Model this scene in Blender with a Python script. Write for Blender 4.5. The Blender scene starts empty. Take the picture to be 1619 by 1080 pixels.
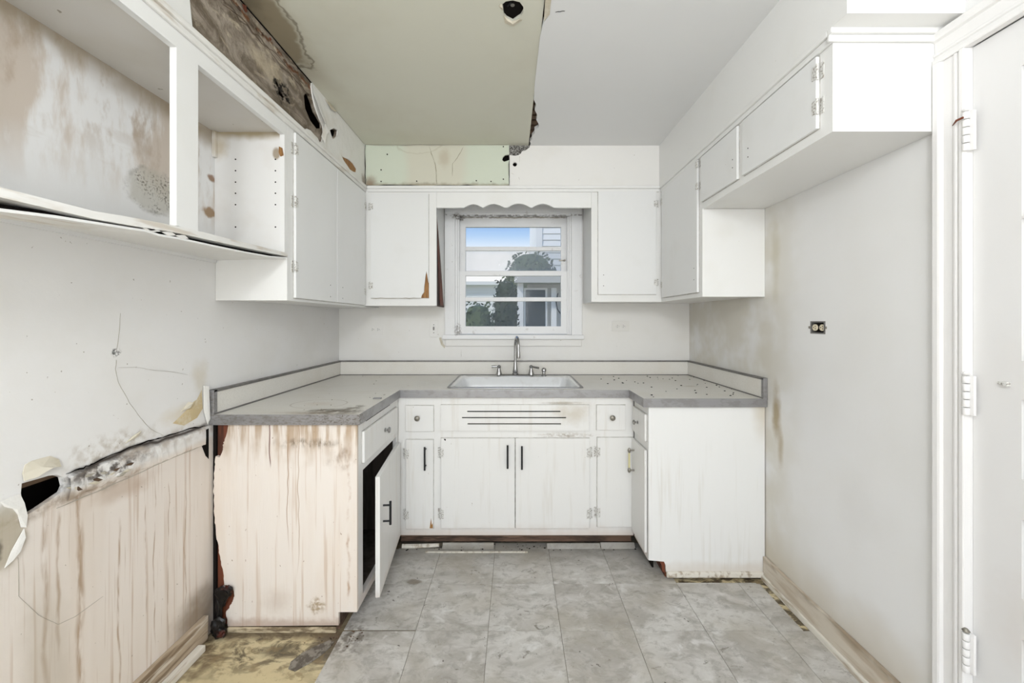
import bpy, bmesh, math, random
from mathutils import Vector, Matrix
from mathutils.geometry import tessellate_polygon
random.seed(7)
S = bpy.context.scene
COL = S.collection

# ------------------------------------------------------------------ camera
cam_d = bpy.data.cameras.new('camera'); cam = bpy.data.objects.new('camera', cam_d); COL.objects.link(cam)
cam_d.sensor_width = 36; cam_d.lens = 640 * 36 / 1619
cam_d.shift_x = -3.5 / 1619; cam_d.shift_y = -33 / 1619
cam_d.clip_start = 0.02
cam.location = (0, 0, 1.306); cam.rotation_euler = (math.pi / 2, 0, 0)
S.camera = cam
# ------------------------------------------------------------------ sky
W = bpy.data.worlds.new('sky'); S.world = W; W.use_nodes = True
wn = W.node_tree.nodes; wl = W.node_tree.links; wn.clear()
wo = wn.new('ShaderNodeOutputWorld'); wb = wn.new('ShaderNodeBackground'); wr = wn.new('ShaderNodeValToRGB')
wc = wn.new('ShaderNodeTexCoord'); wx = wn.new('ShaderNodeSeparateXYZ')
wl.new(wc.outputs['Generated'], wx.inputs[0]); wl.new(wx.outputs['Z'], wr.inputs[0]); wl.new(wr.outputs[0], wb.inputs[0]); wl.new(wb.outputs[0], wo.inputs[0])
cr = wr.color_ramp
for k, (p_, c_) in enumerate(((0.160, (1, 1, 1)), (0.184, (0.66, 0.79, 0.95)), (0.205, (0.45, 0.64, 0.90)), (0.235, (0.27, 0.47, 0.83)), (0.9, (0.15, 0.34, 0.74)))):
    e = cr.elements[k] if k < 2 else cr.elements.new(p_)
    e.position = p_; e.color = c_ + (1,)
wb.inputs[1].default_value = 1.0
sun = bpy.data.lights.new('sun', 'SUN'); sun.energy = 2.2; sun.angle = math.radians(3); sun.color = (1, 0.96, 0.9)
so = bpy.data.objects.new('sun', sun); so.rotation_euler = Vector((-1.0, -0.75, 1.25)).to_track_quat('Z', 'Y').to_euler(); so.location = (-6, -4, 8); COL.objects.link(so)
# ------------------------------------------------------------------ fill lights added behind the camera, and the ceiling lamp
def area(name, loc, rot, sx, sy, power, col=(1, 1, 1)):
    l = bpy.data.lights.new(name, 'AREA'); l.shape = 'RECTANGLE'; l.size = sx; l.size_y = sy; l.energy = power; l.color = col
    o = bpy.data.objects.new(name, l); o.location = loc; o.rotation_euler = rot; COL.objects.link(o); return o
COOL = (0.935, 0.972, 1.0)
area('added_rear_fill', (0, -1.93, 1.45), (math.pi / 2, 0, 0), 2.2, 1.7, 34, COOL)  # unseen area light added at the rear opening to brighten the room
area('added_uplight_fill', (0.0, -0.75, 0.95), (math.pi, 0, 0), 1.6, 1.3, 20, COOL)  # added fill bounced off the ceiling, no actual lamp stands here
pl = bpy.data.lights.new('ceiling_lamp_light', 'POINT'); pl.energy = 60; pl.shadow_soft_size = 0.2; pl.color = COOL
po = bpy.data.objects.new('ceiling_lamp_light', pl); po.location = (-0.1, -0.95, 2.15); COL.objects.link(po)
S.view_settings.view_transform = 'Standard'; S.view_settings.look = 'None'
S.view_settings.exposure = 0.08; S.view_settings.gamma = 1.0; S.view_settings.use_curve_mapping = False

# ------------------------------------------------------------------ materials
class MB:
    def __init__(s, name):
        s.m = bpy.data.materials.new(name); s.m.use_nodes = True
        s.nt = s.m.node_tree; s.n = s.nt.nodes; s.l = s.nt.links
        s.b = s.n['Principled BSDF']
        s.pos = s.n.new('ShaderNodeNewGeometry').outputs['Position']
        s.sep = None
    def ax(s, a):
        if s.sep is None:
            s.sep = s.n.new('ShaderNodeSeparateXYZ'); s.l.new(s.pos, s.sep.inputs[0])
        return s.sep.outputs[a]
    def con(s, v, inp):
        if isinstance(v, (int, float)): inp.default_value = v
        elif isinstance(v, tuple): inp.default_value = v
        else: s.l.new(v, inp)
    def math(s, op, a, b=0.0):
        n = s.n.new('ShaderNodeMath'); n.operation = op; s.con(a, n.inputs[0]); s.con(b, n.inputs[1]); return n.outputs[0]
    def vm(s, op, a, b):
        n = s.n.new('ShaderNodeVectorMath'); n.operation = op; s.con(a, n.inputs[0]); s.con(b, n.inputs[1])
        return n.outputs['Value'] if op == 'LENGTH' else n.outputs[0]
    def mr(s, v, a, b, c=0.0, d=1.0):
        n = s.n.new('ShaderNodeMapRange'); n.interpolation_type = 'SMOOTHSTEP'; s.con(v, n.inputs[0])
        for i, q in enumerate((a, b, c, d)): n.inputs[i + 1].default_value = q
        return n.outputs[0]
    def tex(s, sc, detail=4, seed=0.0, rough=0.6, out='Fac', dist=0.0):
        if isinstance(sc, (int, float)): sc = (sc, sc, sc)
        v = s.vm('MULTIPLY', s.pos, sc); v = s.vm('ADD', v, (seed * 3.1, seed * 1.7, seed * 2.3))
        n = s.n.new('ShaderNodeTexNoise'); n.inputs['Scale'].default_value = 1; n.inputs['Detail'].default_value = detail
        n.inputs['Roughness'].default_value = rough; n.inputs['Distortion'].default_value = dist; s.l.new(v, n.inputs['Vector'])
        return n.outputs[out]
    def noise(s, sc, lo, hi, detail=3, seed=0.0, rough=0.6, dist=0.0): return s.mr(s.tex(sc, detail, seed, rough, 'Fac', dist), lo, hi)
    def ell(s, c, r, warp=0.5, ws=14, soft=0.35, seed=0.0):
        v = s.vm('SUBTRACT', s.pos, c); v = s.vm('DIVIDE', v, r)
        nz = s.vm('SUBTRACT', s.tex(ws, 3, seed, 0.65, 'Color'), (0.5, 0.5, 0.5)); nz = s.vm('MULTIPLY', nz, (2 * warp,) * 3)
        return s.mr(s.vm('LENGTH', s.vm('ADD', v, nz), (0, 0, 0)), 1 - soft, 1, 1, 0)
    def ring(s, c, r, warp=0.5, ws=14, width=0.06, seed=0.0):
        v = s.vm('DIVIDE', s.vm('SUBTRACT', s.pos, c), r)
        nz = s.vm('MULTIPLY', s.vm('SUBTRACT', s.tex(ws, 3, seed, 0.65, 'Color'), (0.5, 0.5, 0.5)), (2 * warp,) * 3)
        L = s.vm('LENGTH', s.vm('ADD', v, nz), (0, 0, 0))
        return s.mr(s.math('ABSOLUTE', s.math('SUBTRACT', L, 1.0)), 0, width, 1, 0)
    def ramp(s, a, lo, hi, warp=0.0, ws=10, seed=0.0):
        v = s.ax(a)
        if warp: v = s.math('ADD', v, s.math('MULTIPLY', s.math('SUBTRACT', s.tex(ws, 2, seed), 0.5), 2 * warp))
        return s.mr(v, lo, hi) if lo < hi else s.mr(v, hi, lo, 1, 0)
    def line(s, a, c, w, warp=0.01, ws=(3, 3, 3), seed=0.0):
        v = s.math('ADD', s.ax(a), s.math('MULTIPLY', s.math('SUBTRACT', s.tex(ws, 2, seed), 0.5), 2 * warp))
        return s.mr(s.math('ABSOLUTE', s.math('SUBTRACT', v, c)), 0, w, 1, 0)
    def mul(s, *a):
        r = a[0]
        for x in a[1:]: r = s.math('MULTIPLY', r, x)
        return r
    def mx(s, *a):
        r = a[0]
        for x in a[1:]: r = s.math('MAXIMUM', r, x)
        return r
    def mix(s, f, a, b):
        n = s.n.new('ShaderNodeMix'); n.data_type = 'RGBA'; s.con(f, n.inputs[0])
        s.con(a if not isinstance(a, tuple) else a[:3] + (1,), n.inputs[6]); s.con(b if not isinstance(b, tuple) else b[:3] + (1,), n.inputs[7])
        return n.outputs[2]

def mat(name, base, layers=(), rough=0.5, metal=0.0, bump=None, var=None, spec=0.35):
    q = MB(name); col = base
    if var:
        sc, amt = var
        col = q.mix(q.noise(sc, 0.3, 0.7), tuple(c * (1 - amt) for c in base), base)
    for f, c in layers: col = q.mix(f(q), col, c)
    q.con(col if not isinstance(col, tuple) else col[:3] + (1,), q.b.inputs['Base Color'])
    q.b.inputs['Roughness'].default_value = rough; q.b.inputs['Metallic'].default_value = metal
    q.b.inputs['Specular IOR Level'].default_value = spec
    if bump:
        sc, st, d = bump
        n = q.n.new('ShaderNodeBump'); n.inputs['Strength'].default_value = st; n.inputs['Distance'].default_value = d
        q.l.new(q.tex(sc, 5), n.inputs['Height']); q.l.new(n.outputs[0], q.b.inputs['Normal'])
    return q.m

WHITE = (0.80, 0.795, 0.775)
BROWN = (0.25, 0.165, 0.09); TAN = (0.50, 0.40, 0.27); OCHRE = (0.55, 0.42, 0.20); MOLD = (0.06, 0.05, 0.04); GRIME = (0.42, 0.38, 0.30)
m_paint = mat('white_paint', WHITE, [(lambda q: q.mul(q.noise(3.2, 0.5, 0.8), 0.22), (0.66, 0.63, 0.55)), (lambda q: q.mul(q.noise((90, 90, 70), 0.76, 0.80, 2, 3), 0.45), (0.3, 0.26, 0.2))],
              0.42, bump=((22, 22, 5), 0.12, 0.004))
m_door = mat('door_paint', (0.78, 0.78, 0.77), [(lambda q: q.mul(q.noise(5, 0.5, 0.85), 0.18), (0.62, 0.60, 0.54)), (lambda q: q.mul(q.noise((80, 80, 60), 0.77, 0.8, 2, 5), 0.4), (0.3, 0.27, 0.22))],
             0.38, bump=((30, 30, 6), 0.1, 0.003))
m_base = mat('base_cabinet_paint', (0.79, 0.78, 0.755), [
    (lambda q: q.mul(q.noise((28, 28, 2.2), 0.52, 0.75, 3, 2), 0.30), (0.60, 0.55, 0.47)),
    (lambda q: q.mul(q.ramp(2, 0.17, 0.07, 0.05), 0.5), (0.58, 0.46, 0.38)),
    (lambda q: q.mul(q.ell((0.30, 2.29, 0.655), (0.20, 0.1, 0.022), 0.7, 12, 0.95), q.noise((50, 50, 90), 0.30, 0.75, 4), 0.85), (0.22, 0.16, 0.09)),
    (lambda q: q.mul(q.ell((0.33, 2.29, 0.78), (0.17, 0.1, 0.09), 0.6, 12, 0.9), 0.45), (0.45, 0.37, 0.24)),
    (lambda q: q.mul(q.ell((0.27, 2.29, 0.838), (0.16, 0.1, 0.012), 0.5, 16, 0.9), 0.6), (0.26, 0.21, 0.13)),
    (lambda q: q.mul(q.noise((70, 70, 50), 0.74, 0.79, 2, 3), 0.5), (0.30, 0.24, 0.18))], 0.42, bump=((26, 26, 4), 0.14, 0.004))
m_wall_r = mat('right_wall_plaster', (0.79, 0.785, 0.775), [
    (lambda q: q.mul(q.noise(1.6, 0.42, 0.75), 0.25), (0.68, 0.66, 0.61)),
    (lambda q: q.mul(q.ramp(1, 1.70, 2.10, 0.1, 4), q.noise(4, 0.25, 0.6), 0.55), (0.55, 0.50, 0.38)),
    (lambda q: q.mul(q.ell((1.27, 1.96, 0.86), (0.1, 0.045, 0.17), 0.45, 9, 0.8), 0.8), (0.34, 0.25, 0.11)),
    (lambda q: q.mul(q.ell((1.27, 1.93, 0.70), (0.1, 0.03, 0.14), 0.4, 8, 0.9), 0.6), (0.36, 0.27, 0.13)),
    (lambda q: q.mul(q.ell((1.27, 1.97, 1.60), (0.1, 0.05, 0.26), 0.6, 6, 0.9), 0.35), (0.45, 0.40, 0.24)),
    (lambda q: q.mul(q.ramp(2, 0.34, 0.10, 0.10, 5), 0.55), (0.52, 0.45, 0.33)),
    (lambda q: q.mul(q.ell((1.27, 1.50, 0.62), (0.1, 0.12, 0.22), 0.6, 5, 0.95), 0.12), (0.52, 0.49, 0.45))], 0.5, bump=(9, 0.10, 0.01))
def dr(y, w, z0, z1, sd): return lambda q: q.mul(q.line(1, y, w, 0.016, (3, 3, 5), sd), q.ramp(2, z1 + 0.02, z1 - 0.02), q.ramp(2, z0 - 0.08, z0 + 0.08), q.noise((60, 60, 9), 0.3, 0.6, 3, sd), 0.8)
low = lambda q: q.ramp(2, 0.83, 0.80, 0.015, 8)
m_wall_l = mat('left_wall_plaster', (0.80, 0.79, 0.775), [
    (lambda q: q.mul(q.noise(2.3, 0.42, 0.72, 4, 3), 0.30), (0.68, 0.65, 0.58)),
    (lambda q: q.mul(low(q), 0.85), (0.76, 0.69, 0.625)),
    (lambda q: q.mul(low(q), q.noise((7, 7, 0.5), 0.42, 0.72, 3, 1), 0.55), (0.60, 0.49, 0.38)),
    (lambda q: q.mul(low(q), q.noise((46, 46, 1.1), 0.56, 0.70, 3, 9), 0.55), (0.45, 0.31, 0.20)),
    (lambda q: q.mul(low(q), q.noise((120, 120, 3), 0.62, 0.72, 2, 4), 0.35), (0.40, 0.29, 0.19)),
    (dr(1.095, 0.011, 0.30, 0.79, 1), (0.36, 0.24, 0.14)), (dr(1.127, 0.008, 0.38, 0.77, 2), (0.36, 0.24, 0.14)), (dr(1.183, 0.016, 0.15, 0.80, 3), (0.36, 0.24, 0.14)), (dr(1.30, 0.006, 0.05, 0.66, 4), (0.36, 0.24, 0.14)),
    (dr(1.395, 0.004, 0.3, 0.66, 5), (0.36, 0.24, 0.14)), (dr(1.43, 0.004, 0.2, 0.77, 6), (0.36, 0.24, 0.14)), (dr(1.485, 0.0035, 0.1, 0.7, 7), (0.36, 0.24, 0.14)), (dr(1.565, 0.004, 0.2, 0.65, 8), (0.36, 0.24, 0.14)),
    (lambda q: q.mul(low(q), q.ell((-1.27, 1.32, 0.76), (0.1, 0.16, 0.05), 0.5, 9, 0.8), 0.5), (0.42, 0.29, 0.19)),
    (lambda q: q.mul(q.ell((-1.27, 1.62, 0.12), (0.1, 0.16, 0.14), 0.4, 8, 0.8), 0.8), (0.22, 0.16, 0.10)),
    (lambda q: q.mul(q.ell((-1.27, 1.30, 0.90), (0.1, 0.24, 0.07), 0.6, 14, 0.9), q.noise(30, 0.4, 0.65), 0.7), (0.42, 0.36, 0.28)),
    (lambda q: q.mul(q.line(2, 0.862, 0.05, 0.03, (8, 8, 8), 7), q.ramp(1, 1.10, 1.2), q.noise(24, 0.36, 0.62, 4), 0.6), (0.34, 0.26, 0.19)),
    (lambda q: q.mul(q.line(2, 0.80, 0.03, 0.02, (8, 8, 8), 2), q.ramp(1, 1.45, 1.2), q.noise(24, 0.36, 0.62, 4), 0.7), (0.28, 0.20, 0.13)),
    (lambda q: q.mul(q.line(2, 0.874, 0.013, 0.02, (8, 8, 8), 4), q.ramp(1, 1.14, 1.22), q.ramp(1, 1.74, 1.6)), (0.045, 0.035, 0.03)),
    (lambda q: q.mul(q.ell((-1.27, 1.25, 0.845), (0.1, 0.20, 0.045), 0.7, 16, 0.8), q.noise(38, 0.40, 0.60, 5), 0.95), (0.07, 0.055, 0.045)),
    (lambda q: q.mul(q.ell((-1.27, 1.55, 0.95), (0.1, 0.12, 0.06), 0.5, 12, 0.8), 0.45), (0.62, 0.52, 0.34)),
    (lambda q: q.mul(q.ell((-1.27, 1.64, 1.08), (0.1, 0.06, 0.10), 0.5, 12, 0.9), 0.5), (0.60, 0.53, 0.40)),
    (lambda q: q.mul(q.ell((-1.27, 1.01, 0.76), (0.1, 0.055, 0.11), 0.5, 12, 0.5), 0.75), (0.40, 0.35, 0.25)),
    (lambda q: q.mul(q.ell((-1.27, 0.99, 0.74), (0.1, 0.02, 0.04), 0.5, 25, 0.6), 0.8), (0.10, 0.085, 0.06)),
    (lambda q: q.mul(q.ell((-1.27, 1.10, 0.30), (0.1, 0.09, 0.42), 0.4, 6, 0.7), 0.55), (0.52, 0.46, 0.38)),
    (lambda q: q.mul(q.ell((-1.27, 1.29, 1.205), (0.1, 0.020, 0.016), 0.7, 60, 0.5), q.noise(120, 0.4, 0.55)), (0.13, 0.13, 0.12)),
    (lambda q: q.mul(q.noise(60, 0.735, 0.77, 2, 8), 0.7), (0.28, 0.24, 0.18))], 0.5, bump=(10, 0.16, 0.012))
m_wall_b = mat('back_wall_plaster', (0.80, 0.785, 0.755), [
    (lambda q: q.mul(q.noise(3, 0.45, 0.75), 0.35), (0.70, 0.66, 0.58)),
    (lambda q: q.mul(q.noise(40, 0.74, 0.77, 2, 8), 0.6), (0.32, 0.27, 0.2))], 0.45, bump=(14, 0.12, 0.008))
m_ceil = mat('ceiling_plaster', (0.76, 0.76, 0.755), [(lambda q: q.mul(q.noise(1.8, 0.4, 0.8), 0.15), (0.66, 0.66, 0.65))], 0.55)
m_green = mat('green_board', (0.645, 0.635, 0.54), [
    (lambda q: q.mul(q.noise(2.2, 0.45, 0.75, 4, 2), 0.35), (0.56, 0.525, 0.42)),
    (lambda q: q.mul(q.ramp(0, -0.80, -0.93, 0.05, 5), q.ramp(1, 2.2, 1.8, 0.1), 0.4), (0.36, 0.30, 0.20)),
    (lambda q: q.mul(q.ell((-0.97, 1.50, 2.44), (0.135, 0.34, 0.2), 0.35, 9, 0.22, 4), 0.93), (0.25, 0.205, 0.14)),
    (lambda q: q.mul(q.ell((-0.97, 1.50, 2.44), (0.19, 0.42, 0.3), 0.35, 9, 0.5, 4), 0.3), (0.33, 0.28, 0.18)),
    (lambda q: q.mul(q.ring((-0.97, 1.50, 2.44), (0.135, 0.34, 0.2), 0.35, 9, 0.07, 4), 0.7), (0.14, 0.11, 0.07)),
    (lambda q: q.mul(q.ell((-0.97, 1.38, 2.44), (0.09, 0.22, 0.3), 0.5, 14, 0.8, 4), 0.6), (0.10, 0.08, 0.05)),
    (lambda q: q.mul(q.noise(22, 0.80, 0.82, 1, 8), 0.8), (0.12, 0.12, 0.10))], 0.6)
m_green_b = mat('green_board_soffit', (0.63, 0.67, 0.56), [
    (lambda q: q.mul(q.ramp(0, -0.74, -0.66, 0.03, 8), q.ramp(0, -0.28, -0.36, 0.03, 8), 0.75), (0.64, 0.60, 0.50)),
    (lambda q: q.mul(q.ell((-0.45, 2.6, 2.36), (0.055, 0.2, 0.09), 0.4, 12, 0.8), 0.6), (0.50, 0.43, 0.32)),
    (lambda q: q.mul(q.ring((-0.62, 2.6, 2.44), (0.14, 0.3, 0.05), 0.4, 9, 0.10, 3), 0.3), (0.40, 0.36, 0.25)),
    (lambda q: q.mul(q.ramp(2, 2.205, 2.178, 0.02, 20), 0.7), (0.30, 0.25, 0.16)),
    (lambda q: q.mul(q.ell((-0.93, 2.6, 2.2), (0.06, 0.2, 0.06), 0.4, 14, 0.8), 0.8), (0.30, 0.22, 0.15))], 0.6)
m_soffit_raw = mat('rotten_soffit_board', (0.34, 0.29, 0.235), [
    (lambda q: q.mul(q.noise((7, 4, 9), 0.36, 0.60, 6, 1, 0.7, 1.5), 0.9), (0.12, 0.09, 0.06)),
    (lambda q: q.mul(q.noise((9, 6, 16), 0.52, 0.66, 5, 5, 0.65, 1.4), 0.75), (0.54, 0.46, 0.34)),
    (lambda q: q.mul(q.ell((-0.965, 1.60, 2.30), (0.1, 0.16, 0.06), 0.7, 9, 0.7, 6), 0.5), (0.56, 0.47, 0.33)),
    (lambda q: q.mul(q.line(2, 2.405, 0.014, 0.03, (10, 10, 10), 4), q.noise(26, 0.38, 0.55)), (0.17, 0.07, 0.03)),
    (lambda q: q.mul(q.line(2, 2.375, 0.006, 0.04, (7, 7, 7), 8), 0.8), (0.07, 0.045, 0.03)),
    (lambda q: q.mul(q.ramp(2, 2.23, 2.17, 0.03, 9), 0.7), (0.15, 0.115, 0.08)),
    (lambda q: q.mul(q.ell((-0.965, 1.70, 2.265), (0.1, 0.09, 0.05), 0.8, 20, 0.4, 2), q.noise(50, 0.45, 0.55)), (0.02, 0.016, 0.012))], 0.75, bump=(30, 0.5, 0.02))
m_skin = mat('torn_plaster_skin', (0.80, 0.785, 0.75), [
    (lambda q: q.mul(q.noise(7, 0.5, 0.8), 0.4), (0.66, 0.60, 0.50)),
    (lambda q: q.mul(q.ell((-0.965, 1.97, 2.25), (0.1, 0.10, 0.08), 0.5, 14, 0.8), 0.55), (0.60, 0.53, 0.42)),
    (lambda q: q.mul(q.ell((-0.965, 2.60, 2.20), (0.1, 0.06, 0.06), 0.5, 14, 0.8), 0.7), (0.30, 0.24, 0.18))], 0.55, bump=(12, 0.35, 0.02))
m_cabback = mat('stained_cabinet_back', (0.79, 0.785, 0.775), [
    (lambda q: q.mul(q.noise((9, 9, 2.6), 0.44, 0.60, 5, 2), q.ramp(2, 1.64, 1.86, 0.08, 5), 0.80), (0.54, 0.45, 0.36)),
    (lambda q: q.mul(q.noise((10, 10, 4.5), 0.49, 0.64, 5, 6), q.ramp(2, 1.72, 1.95, 0.1, 5), 0.8), (0.42, 0.33, 0.24)),
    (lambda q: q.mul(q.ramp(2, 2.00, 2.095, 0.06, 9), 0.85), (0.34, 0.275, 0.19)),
    (lambda q: q.mul(q.noise((3, 3, 14), 0.6, 0.7, 4, 2), 0.35), (0.60, 0.55, 0.5)),
    (lambda q: q.mul(q.ell((-1.27, 1.42, 1.755), (0.3, 0.115, 0.085), 0.35, 10, 0.3, 2), 0.6), (0.45, 0.43, 0.36)),
    (lambda q: q.mul(q.ring((-1.27, 1.42, 1.755), (0.3, 0.105, 0.078), 0.35, 10, 0.16, 2), q.noise(14, 0.35, 0.65), 0.6), (0.22, 0.20, 0.15)),
    (lambda q: q.mul(q.ell((-1.27, 1.42, 1.76), (0.3, 0.12, 0.09), 0.2, 9, 0.4, 2), q.noise(120, 0.50, 0.62, 4, 4), q.noise(16, 0.35, 0.6), 0.85), (0.12, 0.105, 0.08)),
    (lambda q: q.mul(q.ell((-1.27, 1.69, 1.90), (0.3, 0.035, 0.022), 0.5, 22, 0.6), 0.9), (0.26, 0.14, 0.07)),
    (lambda q: q.mul(q.ell((-1.27, 1.675, 1.755), (0.3, 0.045, 0.028), 0.5, 22, 0.5), 0.9), (0.30, 0.18, 0.08))], 0.55, bump=((14, 14, 6), 0.2, 0.008))
m_cabside = mat('stained_cabinet_side', (0.80, 0.79, 0.77), [
    (lambda q: q.mul(q.ramp(2, 2.06, 2.10, 0.02, 12), 0.9), (0.36, 0.28, 0.15)),
    (lambda q: q.mul(q.ell((-1.24, 1.71, 2.04), (0.05, 0.2, 0.08), 0.5, 14, 0.9), 0.6), (0.50, 0.40, 0.24)),
    (lambda q: q.mul(q.noise(5, 0.5, 0.75), 0.3), (0.68, 0.63, 0.57)),
    (lambda q: q.mul(q.ell((-1.0, 1.71, 2.01), (0.022, 0.2, 0.03), 0.4, 14, 0.5), 0.8), (0.30, 0.22, 0.13))], 0.5)
m_cabtop = mat('grey_cabinet_underside', (0.68, 0.65, 0.60), [(lambda q: q.mul(q.noise(3, 0.4, 0.7), 0.5), (0.60, 0.55, 0.46)),
    (lambda q: q.mul(q.noise(30, 0.72, 0.76, 2, 8), 0.7), (0.2, 0.16, 0.1))], 0.55)
m_rail = mat('dirty_white_rail', (0.78, 0.765, 0.73), [(lambda q: q.mul(q.noise((20, 6, 40), 0.5, 0.7), 0.5), (0.45, 0.36, 0.25))], 0.5)
m_endl = mat('water_damaged_panel', (0.80, 0.74, 0.68), [
    (lambda q: q.mul(q.noise((6, 6, 0.9), 0.42, 0.70, 4, 3), 0.50), (0.72, 0.60, 0.49)),
    (lambda q: q.mul(q.noise((55, 55, 1.6), 0.57, 0.70, 3, 6), 0.5), (0.52, 0.37, 0.25)),
    (lambda q: q.mul(q.ramp(2, 0.68, 0.85, 0.08, 12), q.noise((34, 34, 3), 0.36, 0.60, 4, 2), 0.8), (0.42, 0.29, 0.175)),
    (lambda q: q.mul(q.ell((-0.86, 1.70, 0.79), (0.20, 0.2, 0.030), 0.9, 12, 0.9, 3), q.noise((45, 45, 22), 0.38, 0.66, 5), 0.9), (0.17, 0.115, 0.065)),
    (lambda q: q.mul(q.ell((-0.72, 1.70, 0.72), (0.10, 0.2, 0.06), 0.9, 12, 0.9, 5), q.noise((40, 40, 18), 0.40, 0.66, 5), 0.75), (0.26, 0.16, 0.09)),
    (lambda q: q.mul(q.line(0, -1.025, 0.004, 0.012, (3, 3, 6), 3), q.ramp(2, 0.68, 0.72)), (0.16, 0.06, 0.04)),
    (lambda q: q.mul(q.line(0, -0.955, 0.003, 0.02, (3, 3, 5), 5), q.ramp(2, 0.3, 0.5), q.ramp(2, 0.84, 0.8), 0.9), (0.36, 0.22, 0.12)),
    (lambda q: q.mul(q.line(0, -0.695, 0.009, 0.015, (3, 3, 14), 7), q.noise((9, 9, 9), 0.45, 0.7, 4, 3), 0.8), (0.38, 0.21, 0.10)),
    (lambda q: q.mul(q.line(0, -0.905, 0.0025, 0.016, (3, 3, 5), 9), q.ramp(2, 0.2, 0.4), 0.8), (0.38, 0.24, 0.12)),
    (lambda q: q.mul(q.ell((-0.83, 1.70, 0.11), (0.045, 0.2, 0.045), 0.6, 22, 0.5, 5), q.noise(50, 0.35, 0.6), 0.8), (0.34, 0.24, 0.12)),
    (lambda q: q.mul(q.ell((-1.0, 1.70, 0.13), (0.08, 0.2, 0.08), 0.5, 12, 0.9, 5), 0.35), (0.48, 0.38, 0.3)),
    (lambda q: q.mul(q.ramp(2, 0.07, 0.03, 0.02, 30), 0.6), (0.40, 0.27, 0.20)),
    (lambda q: q.mul(q.noise((70, 70, 45), 0.71, 0.75, 2, 3), 0.7), (0.28, 0.17, 0.1))], 0.5, bump=((40, 40, 3), 0.2, 0.006))
m_endr = mat('right_end_panel_paint', (0.81, 0.805, 0.785), [
    (lambda q: q.mul(q.noise((34, 34, 1.6), 0.52, 0.72, 3, 2), q.ramp(2, 0.75, 0.45, 0.1), 0.35), (0.60, 0.56, 0.48)),
    (lambda q: q.mul(q.ramp(0, 1.19, 1.27, 0.04, 6), q.ramp(2, 0.65, 0.85), 0.6), (0.55, 0.47, 0.33)),
    (lambda q: q.mul(q.ramp(2, 0.10, 0.04, 0.04), 0.5), (0.62, 0.54, 0.45))], 0.42, bump=((30, 30, 4), 0.12, 0.004))
m_rawwood = mat('red_brown_raw_wood', (0.17, 0.05, 0.025), [(lambda q: q.mul(q.noise((40, 40, 4), 0.45, 0.65), 0.8), (0.05, 0.02, 0.012)), (lambda q: q.mul(q.ramp(2, 0.6, 0.3), q.noise((30, 30, 3), 0.5, 0.7), 0.5), (0.30, 0.13, 0.04))], 0.6, bump=((60, 60, 6), 0.4, 0.005))
m_ply = mat('split_plywood', (0.34, 0.17, 0.055), [(lambda q: q.mul(q.noise((90, 90, 8), 0.45, 0.6), 0.7), (0.18, 0.08, 0.03))], 0.6)
m_darkply = mat('dark_delaminated_plywood', (0.11, 0.055, 0.035), [(lambda q: q.mul(q.noise((60, 60, 7), 0.42, 0.6), 0.8), (0.03, 0.018, 0.014)), (lambda q: q.mul(q.noise((25, 25, 6), 0.6, 0.7, 3, 3), 0.6), (0.24, 0.14, 0.10))], 0.6)
m_dark = mat('dark_cavity', (0.012, 0.010, 0.009), rough=0.9, spec=0.05)
m_lathwood = mat('brown_lath_wood', (0.12, 0.075, 0.045), [(lambda q: q.noise((30, 6, 30), 0.4, 0.7), (0.05, 0.03, 0.02))], 0.8)
m_insidewood = mat('cabinet_inside_wood', (0.10, 0.08, 0.065), [(lambda q: q.noise((30, 30, 4), 0.4, 0.7), (0.05, 0.04, 0.03))], 0.7)
m_plasterlath = mat('grey_gypsum_core', (0.34, 0.33, 0.31), [(lambda q: q.noise(160, 0.45, 0.55, 2), (0.06, 0.055, 0.05))], 0.9, bump=(150, 0.6, 0.004))
m_kick = mat('brown_toe_kick', (0.15, 0.09, 0.06), [(lambda q: q.noise((6, 30, 30), 0.4, 0.65), (0.055, 0.035, 0.025)), (lambda q: q.mul(q.noise((5, 20, 60), 0.55, 0.7), 0.7), (0.30, 0.19, 0.13))], 0.65)
m_sub = mat('ochre_subfloor', (0.60, 0.50, 0.30), [
    (lambda q: q.mul(q.noise(4, 0.4, 0.7), 0.5), (0.66, 0.58, 0.38)),
    (lambda q: q.mul(q.noise((9, 16, 9), 0.44, 0.60, 6, 4, 0.7, 1.0), q.ramp(1, 1.42, 1.60, 0.08, 6), 0.92), (0.10, 0.075, 0.045)),
    (lambda q: q.mul(q.ramp(0, -1.08, -1.20, 0.05, 8), q.noise(12, 0.4, 0.6), 0.9), (0.16, 0.11, 0.06)),
    (lambda q: q.mul(q.ell((-0.93, 1.60, 0), (0.09, 0.05, 0.5), 0.5, 14, 0.8), 0.85), (0.10, 0.08, 0.05)),
    (lambda q: q.mul(q.ell((-0.74, 1.62, 0), (0.13, 0.11, 0.5), 0.6, 14, 0.6), 0.92), (0.12, 0.095, 0.065)),
    (lambda q: q.mul(q.noise((16, 26, 16), 0.54, 0.64, 5, 2), 0.6), (0.26, 0.19, 0.10)), (lambda q: q.mul(q.ramp(1, 1.64, 1.685, 0.02, 20), q.ramp(0, -0.5, -0.6), 0.8), (0.13, 0.095, 0.06)),
    (lambda q: q.mul(q.ramp(0, 0.9, 0.7), q.ramp(0, -0.7, -0.6), 0.75), (0.16, 0.14, 0.12)),
    (lambda q: q.mul(q.ramp(0, 0.7, 0.8), q.noise((14, 30, 10), 0.50, 0.56), 0.85), (0.07, 0.05, 0.03))], 0.6, bump=(30, 0.3, 0.006))
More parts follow.
